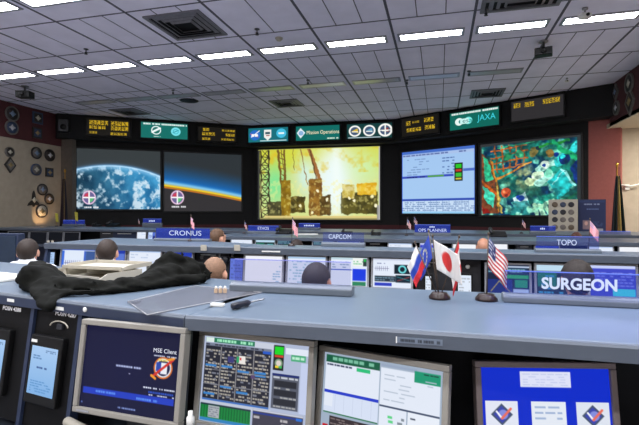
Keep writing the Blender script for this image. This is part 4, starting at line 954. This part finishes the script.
# =================================================================== FLAGS
def flag_pic(kind, w=40, h=26):
    s = Pic(w, h, (235, 232, 228))
    if kind == 'tricolour': s.rect(0, .333, 1, .667, (34, 66, 170)); s.rect(0, .667, 1, 1, (205, 40, 50))
    elif kind == 'stars': s.rect(0, 0, 1, 1, (36, 62, 160)); [s.disc(.5 + .26 / s.asp * math.cos(q), .5 + .26 * math.sin(q), .05, (225, 215, 150)) for q in np.linspace(0, 2 * PI, 12, False)]
    elif kind == 'disc': s.disc(.5, .5, .31, (214, 50, 48))
    elif kind == 'maple': s.rect(0, 0, .27, 1, (205, 44, 50)); s.rect(.73, 0, 1, 1, (205, 44, 50)); s.tri([(.38, .52), (.5, .2), (.62, .52), (.5, .68)], (205, 44, 50)); s.rect(.485, .6, .515, .8, (205, 44, 50))
    elif kind == 'stripes':
        for k in range(7): s.rect(0, k * 2 / 13, 1, (k * 2 + 1) / 13, (190, 40, 52))
        s.rect(0, 0, .42, .54, (44, 56, 110)); s.words(.03, .03, .4, .5, 4, (225, 225, 235), .45, .08, 3)
    elif kind == 'pink': s.rect(0, 0, 1, 1, (222, 130, 140)); s.rect(0, 0, .5, .5, (150, 130, 180)); [s.rect(0, k / 5, 1, k / 5 + .1, (240, 190, 195)) for k in range(5)]
    return s
def hung(pic, W, H, pole_top, lean, droop=.5, seed=0, fl=None):
    """cloth tied along a leaning pole: the fly end sinks; fl = outward direction"""
    fl = Vector(fl or (1, 0, 0))
    def fold(p):
        u = p[0] / W + .5; v = .5 - p[2] / H           # u along the fly, v down the hoist
        q = Vector(pole_top) - Vector(lean) * (v * H)
        out = fl * (W * u * (1 - droop * .72)) + Vector((0, 0, -W * u * droop * 1.02))
        wv = .09 * W * math.sin(u * 9 + seed + v * 1.5) * min(1, u * 3)
        nn = fl.cross(Vector((0, 0, 1)))
        q = q + out + nn * wv
        return tuple(q)
    return pic.mesh('flag', W, H, flag_mat(), None, fold)
def flag_stand(loc, label, flags, hgt=.3, base=.04, name='desk_flag', group=None, pr=.0022):
    t = thing(name, label, 'flag', loc, 0, group)
    MB().lathe([(base, 0), (base, .008), (base * .75, .02), (base * .7, .024), (.001, .026)]).build('base', mat('flag_base', (38, 22, 20), .3), t)
    for kind, lean, W, H, fl, droop, top in flags:
        L = Vector(lean).normalized(); a = Vector((L.x * .02, L.y * .02, .012)); b = a + L * hgt * top
        MB().tube([a, b], pr, None, 0, 8).ell(b, (pr * 2, pr * 2, pr * 3), None, 0, 8, 6).build('pole', M_GOLD if pr > .003 else mat('pole_wood', (70, 56, 44), .5), t)
        so = link('flag', hung(flag_pic(kind), W, H, b - L * .012, L, droop, hash(kind) % 7, fl), t)
        so.modifiers.new('s', 'SOLIDIFY').thickness = .0012
        for pl in so.data.polygons: pl.use_smooth = True
    return t
p = atZ(439.5, 298.5, Z0)
flag_stand(p, 'round stand holding four small national flags including a red disc on white', [
    ('tricolour', (-.42, .0, 1), .13, .085, (-.45, -.12, 0), .62, .74), ('stars', (-.16, .25, 1), .13, .09, (-.7, -.1, 0), .72, .86),
    ('disc', (-.10, -.2, 1), .135, .115, (.97, .26, 0), .42, .80), ('maple', (.30, .1, 1), .14, .10, (.2, .1, 0), .85, .80)], .29)
p = atZ(486.3, 300.3, Z0)
flag_stand(p, 'single small striped flag on a round stand beside the SURGEON plate', [('stripes', (.03, .0, 1), .15, .105, (.85, .2, 0), .6, .92)], .255)
def small_flag(px, py, z, label, h, kind='pink', base=.03, W=.09):
    p = onshelf(px, py, z)
    flag_stand(p, label, [(kind, (.04, 0, 1), W, W * .66, (.7, -.3, 0), .6, 1)], h, base, group='small flags on the farther consoles', pr=.003)
small_flag(190, 241.3, Z0, 'pink-looking small flag in front of the CRONUS plate', .28, 'pink', .03, .12)
small_flag(291.5, 246, Z0, 'reddish small flag on the second row, below the launch pad screen', .26, 'pink', .035, .14)
small_flag(588.5, 252, Z0, 'pinkish small flag on the second row, past the TOPO plate', .26, 'pink', .035, .14)
small_flag(244, 231.5, Z2, 'small flag on the third row beside the ETHOS plate', .24, 'stripes', .035, .14)
small_flag(292, 229.8, Z3, 'small flag standing on the farthest row below the launch pad screen', .3, 'stripes', .04, .16)
small_flag(138, 225, Z3, 'small flag on the farthest row below the earth screen', .26, 'stripes', .04, .14)
small_flag(406.5, 232, Z2, 'small flag on the third row, farther one of the pair beside OPS PLANNER', .3, 'stripes', .035, .16)
small_flag(413.5, 230, Z3, 'small flag between its twin and the OPS PLANNER plate', .34, 'stripes', .04, .2)
small_flag(521.5, 233.5, Z3, 'small flag on the farthest row below the spacewalk screen', .3, 'stripes', .04, .16)
for i, (x, h) in enumerate(((56.5, .42), (76, .46))):
    p = onshelf(x, 226, Z3)
    t = thing('pennant', ['yellow pennant nearer the lit round plaque', 'yellow pennant nearer the earth screen'][i], 'pennant', p, 0, 'yellow pennants on the farthest row')
    MB().lathe([(.05, 0), (.05, .02), (.01, .025)]).build('base', M_DARKB, t); MB().tube([(0, 0, .01), (-.04, 0, h)], .006).build('stick', M_GOLD, t)
    MB().poly([(-.05, h), (.06, h - .02), (.075, h - .3), (-.02, h - .26)], -.006, .006, RX(PI / 2)).build('cloth', mat('yellow_cloth', (190, 180, 70), .8), t)

# furled full-size flags
def furled(px, ytop, Y, label, cols):
    p = atY(px, ytop, Y); t = thing('standing_flag', label, 'flag', (p.x, Y, 0))
    MB().lathe([(.2, 0), (.2, .03), (.06, .06), (.03, .1)]).build('base', M_GOLD, t); MB().tube([(0, 0, .06), (0, 0, p.z)], .018).build('pole', M_GOLD, t)
    MB().ell((0, 0, p.z + .04), (.035, .035, .07)).build('finial', M_GOLD, t)
    n = 40; vs = []; fs = []; nz = 14; H = p.z - .25
    mb = MB()
    for c in range(len(cols)):
        vs = []; fs = []
        a0 = c / len(cols); a1 = (c + 1) / len(cols)
        for j in range(nz + 1):
            q = j / nz; z = H - q * (H - .75); wd = .05 + .14 * q ** .8
            for i in range(7):
                u = a0 + (a1 - a0) * i / 6
                vs.append(((u - .45) * wd * 2, -.05 - .05 * math.sin(u * 22) * (0.4 + q), z))
        for j in range(nz):
            for i in range(6): fs.append((j * 7 + i, j * 7 + i + 1, (j + 1) * 7 + i + 1, (j + 1) * 7 + i))
        mb.add(vs, fs, None, c, True)
    o = mb.build('cloth', cols, t); o.modifiers.new('s', 'SOLIDIFY').thickness = .01
furled(617, 166.5, 13.6, 'furled dark flag with gold edge on a pole before the beige wall', [mat('flag_navy', (26, 30, 44), .9), mat('flag_green', (40, 52, 46), .9), mat('flag_navy', (26, 30, 44), .9), mat('flag_gold', (190, 160, 90), .8), mat('flag_navy', (26, 30, 44), .9), mat('flag_green', (40, 52, 46), .9)])
furled(65, 172, 13.3, 'furled dark flag with gold fringe in the corner by the earth screen', [mat('flag_maroon', (40, 28, 34), .9), mat('flag_navy', (26, 30, 44), .9), mat('flag_maroon', (40, 28, 34), .9), mat('flag_gold', (190, 160, 90), .8), mat('flag_maroon', (40, 28, 34), .9), mat('flag_navy', (26, 30, 44), .9)])
# wall lamp arm on the beige wall
p = atY(627, 187, 14.86)
t = thing('wall_bracket', 'pale horizontal arm fixed on the beige side wall', 'bracket', p)
MB().box(-.06, .06, -.03, .04, -.08, .08).build('mount', M_WHITE, t, .01); MB().tube([(-.18, -.1, .06), (.05, -.06, .02), (.32, -.1, .08)], .025).build('arm', M_WHITE, t)
# display boards
p = atY(563, 199.5, 12.6); a = atY(549, 199.5, 12.6); b = atY(577.5, 199.5, 12.6); w = b.x - a.x
t = thing('display_panel', 'white free-standing panel of round mission patches', 'display panel', (p.x, 12.6, 0), R(-8)); zt = p.z
MB().box(-w / 2, w / 2, 0, .04, .62, zt).build('panel', M_CREAM, t, .004)
for sx in (-1, 1): MB().box(sx * w * .4 - .02, sx * w * .4 + .02, .0, .04, .0, .62).box(sx * w * .4 - .03, sx * w * .4 + .03, -.2, .25, 0, .03).build('leg', M_DARKB, t)
pr_ = random.Random(4)
for i in range(3):
    for j in range(6):
        r0 = w * .105
        MB().lathe([(r0, 0), (r0, .006), (r0 * .6, .008)], T((i - 1) * w * .28, 0, zt - .13 - j * .19) @ RX(PI / 2), n=14).build('patch', mat('patch_%d' % ((i * 6 + j) % 5), [(40, 40, 48), (96, 84, 70), (60, 72, 96), (110, 104, 100), (70, 44, 44)][pr_.randrange(5)], .7), t)
a = atY(578.5, 199.5, 12.75); b = atY(605.5, 199.5, 12.75); w = b.x - a.x
t = thing('display_panel', 'dark blue poster panel standing beside the patch panel', 'display panel', ((a.x + b.x) / 2, 12.75, 0), R(-8)); zt = a.z
s = Pic(60, 96, (30, 42, 84)); s.rect(0, .0, 1, .05, (40, 56, 100)); s.words(.2, .07, .8, .1, 1, (150, 160, 190), .8, .04, 3); s.words(.3, .17, .75, .19, 1, (110, 130, 180), .8, .05, 4); s.rect(.15, .4, .42, .58, (130, 110, 120)); s.disc(.28, .46, .04, (200, 160, 150)); s.rect(.6, .56, .92, .7, (150, 150, 160)); s.rect(.05, .66, .3, .8, (170, 80, 90)); s.rect(.34, .68, .55, .8, (190, 190, 205)); s.words(.45, .42, .9, .52, 4, (70, 86, 130), .5, .05, 5)
MB().box(-w / 2, w / 2, 0, .05, .6, zt).build('panel', mat('poster_navy', (30, 42, 80), .6), t, .004)
link('poster', s.mesh('poster', w - .04, zt - .66, flag_mat(), T(0, -.003, (zt + .62) / 2)), t)
for sx in (-1, 1): MB().box(sx * w * .4 - .02, sx * w * .4 + .02, .0, .05, .0, .6).box(sx * w * .4 - .03, sx * w * .4 + .03, -.2, .25, 0, .03).build('leg', M_DARKB, t)

# =================================================================== DESK CLUTTER ON THE FAR SHELVES
def phone(px, py, z, label, s=1.0, rz=0):
    p = onshelf(px, py, z); t = thing('desk_telephone', label, 'telephone', p, rz)
    MB().prism([(-.09 * s, 0), (.09 * s, 0), (.09 * s, .07 * s), (-.09 * s, .025 * s)], -.1 * s, .1 * s).build('body', M_BLK, t, .006)
    MB().caps((-.085 * s, -.06 * s, .065 * s), (-.085 * s, .07 * s, .1 * s), .024 * s, .024 * s).tube([(-.085 * s, -.05 * s, .075 * s), (-.085 * s, .06 * s, .1 * s)], .02 * s).build('handset', M_CASE, t)
phone(113, 226.5, Z3, 'black desk telephone on the farthest row near the plaque wall, larger one', 1.6)
phone(97, 226, Z3, 'small black desk telephone on the farthest row near the pennants', 1.1)
phone(284, 233, Z2, 'black desk telephone on the third row beside the ETHOS plate', 1.3)
phone(498, 235.5, Z2, 'black desk telephone on the third row behind the bald head', 1.3)
phone(347, 232.5, Z2, 'black desk telephone on the third row, beyond the CAPCOM plate', .9)
phone(376, 233, Z2, 'small black desk telephone on the third row beyond the equipment box', .8)
p = onshelf(306, 234.5, Z2)
t = tag(MB().box(-.22, .22, -.15, .15, 0, .012).build('paper_pile', M_WHITE, None, .002, T(p.x, p.y, p.z) @ RZ(.3)), 'white sheet of paper lying on the third row beyond the flag', 'paper')

# =================================================================== PEOPLE
def evaluated(o):
    dg = bpy.context.evaluated_depsgraph_get(); dg.update()
    me = bpy.data.meshes.new_from_object(o.evaluated_get(dg)); old = o.data; bpy.data.objects.remove(o); bpy.data.meshes.remove(old)
    return me
def remeshed(mb, vox, it=6):
    o = mb.build('tmp', M_WHITE)
    r = o.modifiers.new('r', 'REMESH'); r.mode = 'VOXEL'; r.voxel_size = vox; r.use_smooth_shade = True
    s = o.modifiers.new('s', 'SMOOTH'); s.iterations = it; s.factor = .5
    me = evaluated(o); me.materials.clear()
    for p_ in me.polygons: p_.use_smooth = True
    return me
HX = Vector((0, .06, 1.20))            # head centre, person faces +y, origin on the floor under the hips
def body():
    mb = MB(); h = HX
    mb.ell(h + Vector((0, -.012, .025)), (.079, .098, .098)); mb.ell(h + Vector((0, .02, -.035)), (.066, .08, .09)); mb.ell(h + Vector((0, .05, -.085)), (.042, .045, .035))
    mb.ell(h + Vector((0, .104, -.015)), (.014, .022, .018)); mb.tube([h + Vector((0, .09, .03)), h + Vector((0, .112, -.012))], [.009, .013]); mb.ell(h + Vector((0, .096, -.06)), (.026, .012, .008))
    for s in (-1, 1):
        mb.ell(h + Vector((s * .082, .0, -.012)), (.012, .022, .034)); mb.ell(h + Vector((s * .03, .088, .012)), (.013, .011, .011)); mb.ell(h + Vector((s * .03, .09, .032)), (.022, .01, .008))
    mb.caps((0, .03, 1.02), h + Vector((0, -.005, -.05)), .06, .054)
    mb.ell((0, .0, .86), (.165, .105, .2)); mb.ell((0, .01, .62), (.155, .115, .16)); mb.caps((-.15, .01, .985), (.15, .01, .985), .055, .055); mb.caps((-.09, .015, 1.015), (.09, .015, 1.015), .055, .055)
    for s in (-1, 1):
        mb.caps((s * .185, .01, .98), (s * .225, .03, .72), .05, .04); mb.caps((s * .225, .03, .72), (s * .14, .26, .645), .038, .027)
        c = Vector((s * .135, .29, .64)); mb.ell(c, (.04, .048, .018))
        for k in range(4): mb.caps(c + Vector((s * (.024 - .016 * k), .035, 0)), c + Vector((s * (.024 - .018 * k), .085 - .008 * abs(k - 1.5), -.012)), .008, .007, 8)
        mb.caps(c + Vector((-s * .03, -.01, 0)), c + Vector((-s * .055, .03, -.005)), .01, .008, 8)
        mb.caps((s * .09, .02, .54), (s * .12, .44, .54), .085, .058); mb.caps((s * .12, .44, .53), (s * .12, .42, .09), .055, .038); mb.caps((s * .12, .40, .045), (s * .13, .58, .035), .042, .034)
    return remeshed(mb, .0085, 4)
def shirt():
    mb = MB(); mb.ell((0, .0, .86), (.182, .122, .21)); mb.ell((0, .01, .64), (.172, .132, .15)); mb.caps((-.155, .01, .985), (.155, .01, .985), .069, .069); mb.caps((-.09, .015, 1.01), (.09, .015, 1.01), .068, .068)
    mb.caps((0, .03, 1.03), (0, .035, 1.075), .07, .066)
    for s in (-1, 1): mb.caps((s * .19, .01, .98), (s * .23, .03, .72), .064, .055); mb.caps((s * .23, .03, .72), (s * .16, .22, .657), .05, .04)
    return remeshed(mb, .011, 5)
def trousers():
    mb = MB(); mb.ell((0, .01, .58), (.17, .135, .11))
    for s in (-1, 1): mb.caps((s * .09, .02, .545), (s * .12, .45, .545), .1, .072); mb.caps((s * .12, .45, .535), (s * .12, .425, .12), .068, .056)
    return remeshed(mb, .013, 4)
def shoes(s):
    mb = MB(); mb.caps((s * .12, .39, .055), (s * .13, .585, .045), .052, .042); mb.ell((s * .125, .48, .03), (.05, .14, .03)); return remeshed(mb, .009, 3)
def hair(th, nape=-.085, front=.05, crown=None):
    n, m = 40, 26; vs = []; fs = []; c = HX + Vector((0, -.012, .02))
    keep = {}
    for j in range(m + 1):
        t_ = PI * j / m * .86
        for i in range(n):
            p_ = 2 * PI * i / n
            d = Vector((math.sin(t_) * math.cos(p_), math.sin(t_) * math.sin(p_), math.cos(t_)))
            bump = th * (1 + .18 * math.sin(p_ * 9 + j) * math.sin(t_ * 6))
            q = Vector((d.x * (.079 + bump), d.y * (.098 + bump), d.z * (.098 + bump)))
            if d.z < 0: q.z *= 1.05
            ok = q.z > nape and not (q.y > front and q.z < .062 - .0 * q.y) and not (abs(q.x) > .05 and q.y > -.028 and q.z < -.0) and not (q.y > -.012 and q.z < .005)
            if crown and (Vector((q.x, q.y + .01, 0)).length < crown and q.z > .02): ok = False
            keep[j * n + i] = ok; vs.append(c + q)
    for j in range(m):
        for i in range(n):
            f = (j * n + i, (j + 1) * n + i, (j + 1) * n + (i + 1) % n, j * n + (i + 1) % n)
            if all(keep[k] for k in f): fs.append(f)
    mb = MB(); mb.add(vs, fs, None, 0, True)
    o = mb.build('tmp', M_WHITE); s_ = o.modifiers.new('s', 'SOLIDIFY'); s_.thickness = .012; s_.offset = -1
    me = evaluated(o); me.materials.clear()
    bm = bmesh.new(); bm.from_mesh(me); bmesh.ops.delete(bm, geom=[v for v in bm.verts if not v.link_faces], context='VERTS'); bm.to_mesh(me); bm.free()
    for p_ in me.polygons: p_.use_smooth = True
    return me
BODY, SHIRT, TROUS = body(), shirt(), trousers(); SHOE = {s: shoes(s) for s in (-1, 1)}
HAIRS = {'short': hair(.008), 'buzz': hair(.004, -.07, .045), 'full': hair(.014, -.095, .06)}
def with_mat(me, m):
    c = me.copy(); c.materials.append(m); return c
SKIN = {k: mat('skin_' + k, c, .55, var=.06, scale=30) for k, c in (('fair', (214, 160, 134)), ('tan', (188, 134, 108)), ('mid', (160, 112, 94)))}
def person(px, ytop, zc, label, skin, hkind, hcol, shirtc, turn=0, rz=0, hunch=0):
    top = atC(px, ytop, zc); base_top = HX.z + .135
    k = top.z / base_top; k = max(.9, min(1.08, k))
    t = thing('person', label, 'person', (0, 0, 0), rz)
    Rm = Matrix.Rotation(rz, 3, 'Z'); off = Rm @ Vector((HX.x, HX.y, 0)) * k
    t.location = (top.x - off.x, top.y - off.y, top.z - base_top * k); t.scale = (k, k, k)
    if abs(t.location.z) < .02: t.location.z = 0
    link('body', with_mat(BODY, SKIN[skin]), t)
    if hkind: link('hair', with_mat(HAIRS[hkind], mat('hair_%d_%d_%d' % hcol, hcol, .7, var=.35, scale=120, bump=.3)), t)
    link('shirt', with_mat(SHIRT, mat('shirt_%d_%d_%d' % shirtc, shirtc, .85, var=.05)), t, 0, T(0, 0, hunch)); link('trousers', with_mat(TROUS, mat('trousers', (44, 46, 56), .85)), t)
    for s in (-1, 1): link('shoe', with_mat(SHOE[s], mat('shoe_leather', (26, 22, 20), .4)), t)
    # the chair carries the sitter
    c = thing('office_chair', label_chair(label), 'chair', (t.location.x, t.location.y, t.location.z), rz, 'office chairs under the controllers'); c.scale = (k, k, k)
    mk = lambda nm, me, mm: link(nm, me, c)
    if 'seat' not in CH:
        F = mat('chair_fabric', (34, 36, 44), .9)
        CH['seat'] = MB().box(-.24, .24, -.2, .27, .395, .46).mesh('seat', F)
        CH['backrest'] = MB().prism([(-.20, .5), (-.15, .5), (-.175, .95), (-.215, .95)], -.2, .2).mesh('backrest', F)
        CH['column'] = MB().lathe([(.03, .1), (.03, .395), (.02, .396)]).box(-.02, .02, -.24, -.15, .36, .40).box(-.02, .02, -.24, -.2, .36, .6).mesh('column', M_BLK)
        b_ = MB()
        for q in range(5):
            a_ = 2 * PI * q / 5 + .3; b_.tube([(0, 0, .12), (.28 * math.cos(a_), .28 * math.sin(a_), .085)], .022); 
        CH['base'] = b_.mesh('base', M_BLK)
        CH['caster'] = [MB().lathe([(.03, -.02), (.03, .02), (.001, .021)], T(.28 * math.cos(2 * PI * q / 5 + .3), .28 * math.sin(2 * PI * q / 5 + .3), .03) @ RY(PI / 2)).box(.28 * math.cos(2 * PI * q / 5 + .3) - .008, .28 * math.cos(2 * PI * q / 5 + .3) + .008, .28 * math.sin(2 * PI * q / 5 + .3) - .008, .28 * math.sin(2 * PI * q / 5 + .3) + .008, .03, .085).mesh('caster', M_BLK) for q in range(5)]
        CH['armrest'] = [MB().tube([(s * .26, -.12, .43), (s * .285, -.1, .55), (s * .285, .12, .57)], .014).mesh('armrest', M_BLK) for s in (-1, 1)]
    for nm in ('seat', 'backrest', 'column', 'base'): link(nm, CH[nm], c, .015 if nm in ('seat', 'backrest') else 0)
    for me in CH['caster']: link('caster', me, c)
    return t
CH = {}
def label_chair(l): return 'dark office chair carrying the ' + l[len('seated '):]
person(28, 237.3, 4.2, 'seated man, white shirt, brown hair, nearest the slate-blue cabinet', 'fair', 'short', (42, 30, 23), (226, 228, 232), rz=R(34), hunch=.05)
person(107.5, 237.8, 4.1, 'seated man, white shirt, brown hair, behind the cream trays', 'fair', 'short', (46, 33, 25), (226, 228, 232), rz=R(26), hunch=.05)
person(215, 255, 3.15, 'seated man with cropped fair hair beside the jacket hump', 'fair', 'buzz', (128, 96, 74), (70, 80, 100), rz=R(3))
person(317, 260.5, 2.72, 'seated man with short dark hair before bright white monitors', 'tan', 'short', (32, 25, 26), (60, 66, 90), rz=R(-6))
person(577, 258.5, 2.8, 'seated person with dark brown hair behind the SURGEON plate', 'tan', 'full', (30, 20, 16), (60, 40, 50), rz=R(-6))
person(218, 227.6, 5.9, 'seated man, pale shirt, brown hair, below the ETHOS flag', 'fair', 'short', (92, 66, 46), (200, 216, 226), rz=R(-25))
person(483.3, 237, 5.6, 'seated bald man between white monitors of the third row', 'tan', None, (0, 0, 0), (90, 90, 100), rz=0)
person(297, 238.3, 5.7, 'seated person, dark hair barely showing past a pink flag', 'tan', 'short', (44, 32, 28), (60, 60, 70), rz=R(-10))
person(576.5, 231.8, 7.6, 'seated person with brown hair above the TOPO plate', 'tan', 'full', (84, 50, 40), (110, 70, 70), rz=R(-10))

# =================================================================== NEAR SHELF CLUTTER
def S(x, y, dz=0, z=Z0):
    p = atZ(x, y, z); return p + Vector((0, 0, dz))
# jacket
mb = MB()
def chain(pts, base=.0):
    for i in range(len(pts) - 1): mb.caps(pts[i][0], pts[i + 1][0], pts[i][1], pts[i + 1][1], 14)
chain([(S(22, 284, .028), .03), (S(36, 280, .05), .05), (S(50, 286, .045), .045), (S(62, 291, .03), .032), (S(85, 292, .024), .026), (S(112, 291, .024), .026), (S(135, 288.5, .028), .03), (S(158, 285, .045), .045), (S(180, 281.5, .05), .05), (S(200, 279.5, .04), .04)])
chain([(S(24, 290, .02), .022), (S(45, 296, .02), .022), (S(75, 297, .016), .018), (S(105, 295, .014), .016), (S(138, 291.5, .016), .018), (S(170, 287, .022), .024), (S(203, 283.5, .026), .028)])
chain([(S(146, 285, .03), .03), (atC(160, 266, 2.08), .04), (atC(168.5, 257, 2.1), .034), (atC(180, 262.5, 2.12), .042), (atC(195, 270, 2.16), .04), (atC(206, 275.5, 2.2), .032)])
chain([(S(30, 288, .03), .04), (S(48, 292, .035), .042), (S(75, 294, .03), .034), (S(105, 293, .024), .03), (S(138, 290, .028), .032), (S(168, 284.5, .045), .05), (S(192, 281.5, .04), .044)])
chain([(atC(30, 277, 1.86), .05), (atC(44, 273, 1.93), .045), (atC(52, 281, 1.86), .04)]); chain([(S(38, 287, .04), .04), (S(55, 297, .016), .024)])
lipn = ML.to_3x3() @ Vector((0, 1, 0))
e1 = at_plane(40, 302, ML @ Vector((0, -.012, 0)), lipn); e2 = at_plane(50, 310.5, ML @ Vector((0, -.014, 0)), lipn); e3 = at_plane(52, 304, ML @ Vector((0, -.012, 0)), lipn)
chain([(S(36, 294, .02), .022), (e1 + Vector((0, .0, .0)), .016), (e2, .012)]); chain([(S(62, 297, .014), .016), (e3, .014), (e2, .012)]); chain([(S(50, 296, .014), .02), (e2 + Vector((0, 0, .01)), .012)])
jm = remeshed(mb, .0085, 5)
from mathutils import noise as mn
for v in jm.vertices:
    c = v.co; d = v.normal
    f = mn.noise(Vector((c.x * 6, c.y * 24, c.z * 30))) * .011 + mn.noise(c * 34) * .003 - (1 - abs(mn.noise(Vector((c.x * 7 + c.z * 18, c.y * 10, c.z * 8))))) ** 5 * .009
    v.co = c + d * f
    if v.co.z < Z0 + .002 and (MLi @ v.co).y > .004: v.co.z = Z0 + .002
jm.materials.append(mat('jacket_black', (11, 12, 9), .9, var=.3, scale=40, bump=.2, spec=.15)); jm.update()
tag(link('jacket', jm), 'crumpled black jacket lying along the nearest shelf', 'jacket')
# cream letter trays
def tray(c, w, d, h, rz, label, legs=0):
    t = thing('letter_tray', label, 'tray', c, rz, 'cream desk trays')
    MB().box(-w / 2, w / 2, -d / 2, d / 2, 0, .004).build('bottom', M_CREAM, t)
    MB().box(-w / 2, w / 2, d / 2 - .005, d / 2, .004, h).build('rear_wall', M_CREAM, t, .001)
    for s in (-1, 1): MB().prism([(-d / 2, .004), (d / 2 - .005, .004), (d / 2 - .005, h), (-d / 2 + .05, h), (-d / 2, h * .5)], s * (w / 2 - .0025) - .0025, s * (w / 2 - .0025) + .0025).build('side_wall', M_CREAM, t)
    MB().box(-w / 2, w / 2, -d / 2, -d / 2 + .005, .004, h * .8).build('front_wall', M_CREAM, t, .001)
    for sx in (-1, 1):
        for sy in (-1, 1):
            if legs: MB().box(sx * (w / 2 - .012) - .008, sx * (w / 2 - .012) + .008, sy * (d / 2 - .012) - .008, sy * (d / 2 - .012) + .008, -legs, .002).build('post', M_CREAM, t, .002)
    return t
c = S(92, 279); tray(Vector((c.x, c.y, Z0 + .001)), .40, .25, .045, -AL, 'low cream desk tray resting on the shelf behind the jacket')
c = S(108, 276.5); tray(Vector((c.x, c.y, Z0 + .05)), .36, .22, .02, -AL + R(8), 'upper cream desk tray raised on posts over the low tray', legs=.044)
c = S(4, 279, .001)
tag(MB().poly([(-.2, -.09), (.1, -.1), (.12, .08), (-.2, .1)], 0, .012).build('paper_stack', M_WHITE, None, .002, T(*c) @ RZ(-.15)), 'white papers lying at the shelf end beside the jacket', 'paper')
# clear sheet
M_SHEET = clear_mat('clear_sheet', (.86, .86, .88), (.35, .36, .4), None, 0, .78)
q = [S(128, 302.5), S(147, 316), S(262, 293.2), S(196, 286.5)]
c = sum(q, Vector()) / 4
t = thing('clear_sheet', 'clear plastic sheet lying between jacket and screwdriver', 'plastic sheet', (c.x, c.y, Z0))
pts = [((p - c).x, (p - c).y) for p in q]
pts = [pts[0], ((pts[0][0] + pts[1][0]) / 2, (pts[0][1] + pts[1][1]) / 2), pts[1], pts[2], pts[3]]
MB().poly(pts, .001, .004).build('sheet', M_SHEET, t)
mb = MB()
for i in range(len(pts)): mb.tube([(*pts[i], .004), (*pts[(i + 1) % len(pts)], .004)], .0016)
mb.build('edge', clear_mat('sheet_edge', (.9, .9, .9), (.6, .6, .62), None, 0, .5), t)
MB().box(pts[0][0] + .02, pts[0][0] + .055, pts[0][1] - .03, pts[0][1] + .0, .004, .012).build('tab', M_SHEET, t)
# screwdriver
a = S(232, 310.5, .012); b = S(264.5, 302.5, .006); d = (b - a); L = d.length; rz = math.atan2(d.y, d.x)
t = thing('screwdriver', 'screwdriver with a dark handle on the nearest shelf', 'screwdriver', (a.x, a.y, Z0), rz)
Mh = T(0, 0, .013) @ RY(PI / 2)
MB().lathe([(.004, 0), (.0115, .004), (.0125, .02), (.010, .05), (.012, .07), (.008, .082), (.005, .086)], Mh, n=14).build('handle', mat('handle_navy', (22, 26, 40), .3), t)
MB().lathe([(.003, .084), (.003, L - .008), (.0036, L - .004), (.001, L)], Mh, n=10).build('shaft', M_METAL, t)
p = S(217.5, 306.5); tag(MB().box(-.024, .024, -.009, .009, 0, .012).build('eraser', M_WHITE, None, .003, T(p.x, p.y, Z0) @ RZ(.08)), 'small white block beside the screwdriver', 'eraser')
for i, (x, y) in enumerate(((216, 294), (220.5, 294), (225, 294))):
    p = S(x, y); t = thing('clear_clip', 'small %s clip in the row of three on the clear sheet, %s from the jacket' % ('amber', ORD[i]), 'clip', (p.x, p.y, Z0 + .004), .2, 'three small clips')
    MB().box(-.007, .007, -.006, .006, 0, .018).build('body', mat('clip_amber', (196, 168, 140), .3), t, .002); MB().lathe([(.004, 0), (.006, .006), (.002, .01)], T(0, 0, .018)).build('cap', M_WHITE, t)
# bottle between the first two monitors and loose cable below the touch panel
p = atY(190.5, 411, 1.2)
t = thing('spray_bottle', 'small white bottle between the navy and the telemetry monitors', 'bottle', (p.x, 1.2, .74)); h = p.z - .74
MB().lathe([(.022, 0), (.024, .006), (.024, h * .62), (.02, h * .74), (.010, h * .8), (.010, h * .84)]).build('body', M_WHITE, t); MB().lathe([(.012, h * .82), (.012, h * .93), (.007, h * .95), (.007, h)]).build('cap', M_WHITE, t)
a = at_plane(70, 433, Vector((0, 1.2, 0)), Vector((0, 1, 0)))
t = thing('desk_handset', 'cream handset lying below the touch panel at the bottom edge', 'handset', (a.x, 1.25, .74), -AL)
MB().caps((-.07, 0, a.z - .74), (.07, -.01, a.z - .75), .016, .016).build('grip', M_CREAM, t); MB().box(-.06, .06, -.03, .03, 0, a.z - .755).build('cradle', M_CASE, t, .004)
MB().tube([(.08, -.01, a.z - .75), (.12, -.03, a.z - .8), (.14, -.02, .02)], .004).build('cord', M_CREAM, t)

# =================================================================== LIGHT AND COLOUR
w = bpy.data.worlds.new('world'); scene.world = w; w.use_nodes = True
w.node_tree.nodes['Background'].inputs['Color'].default_value = (.3, .33, .4, 1); w.node_tree.nodes['Background'].inputs['Strength'].default_value = .05
vs_ = scene.view_settings; vs_.view_transform = 'Standard'; vs_.look = 'None'; vs_.exposure = 0; vs_.gamma = 1; vs_.use_curve_mapping = False
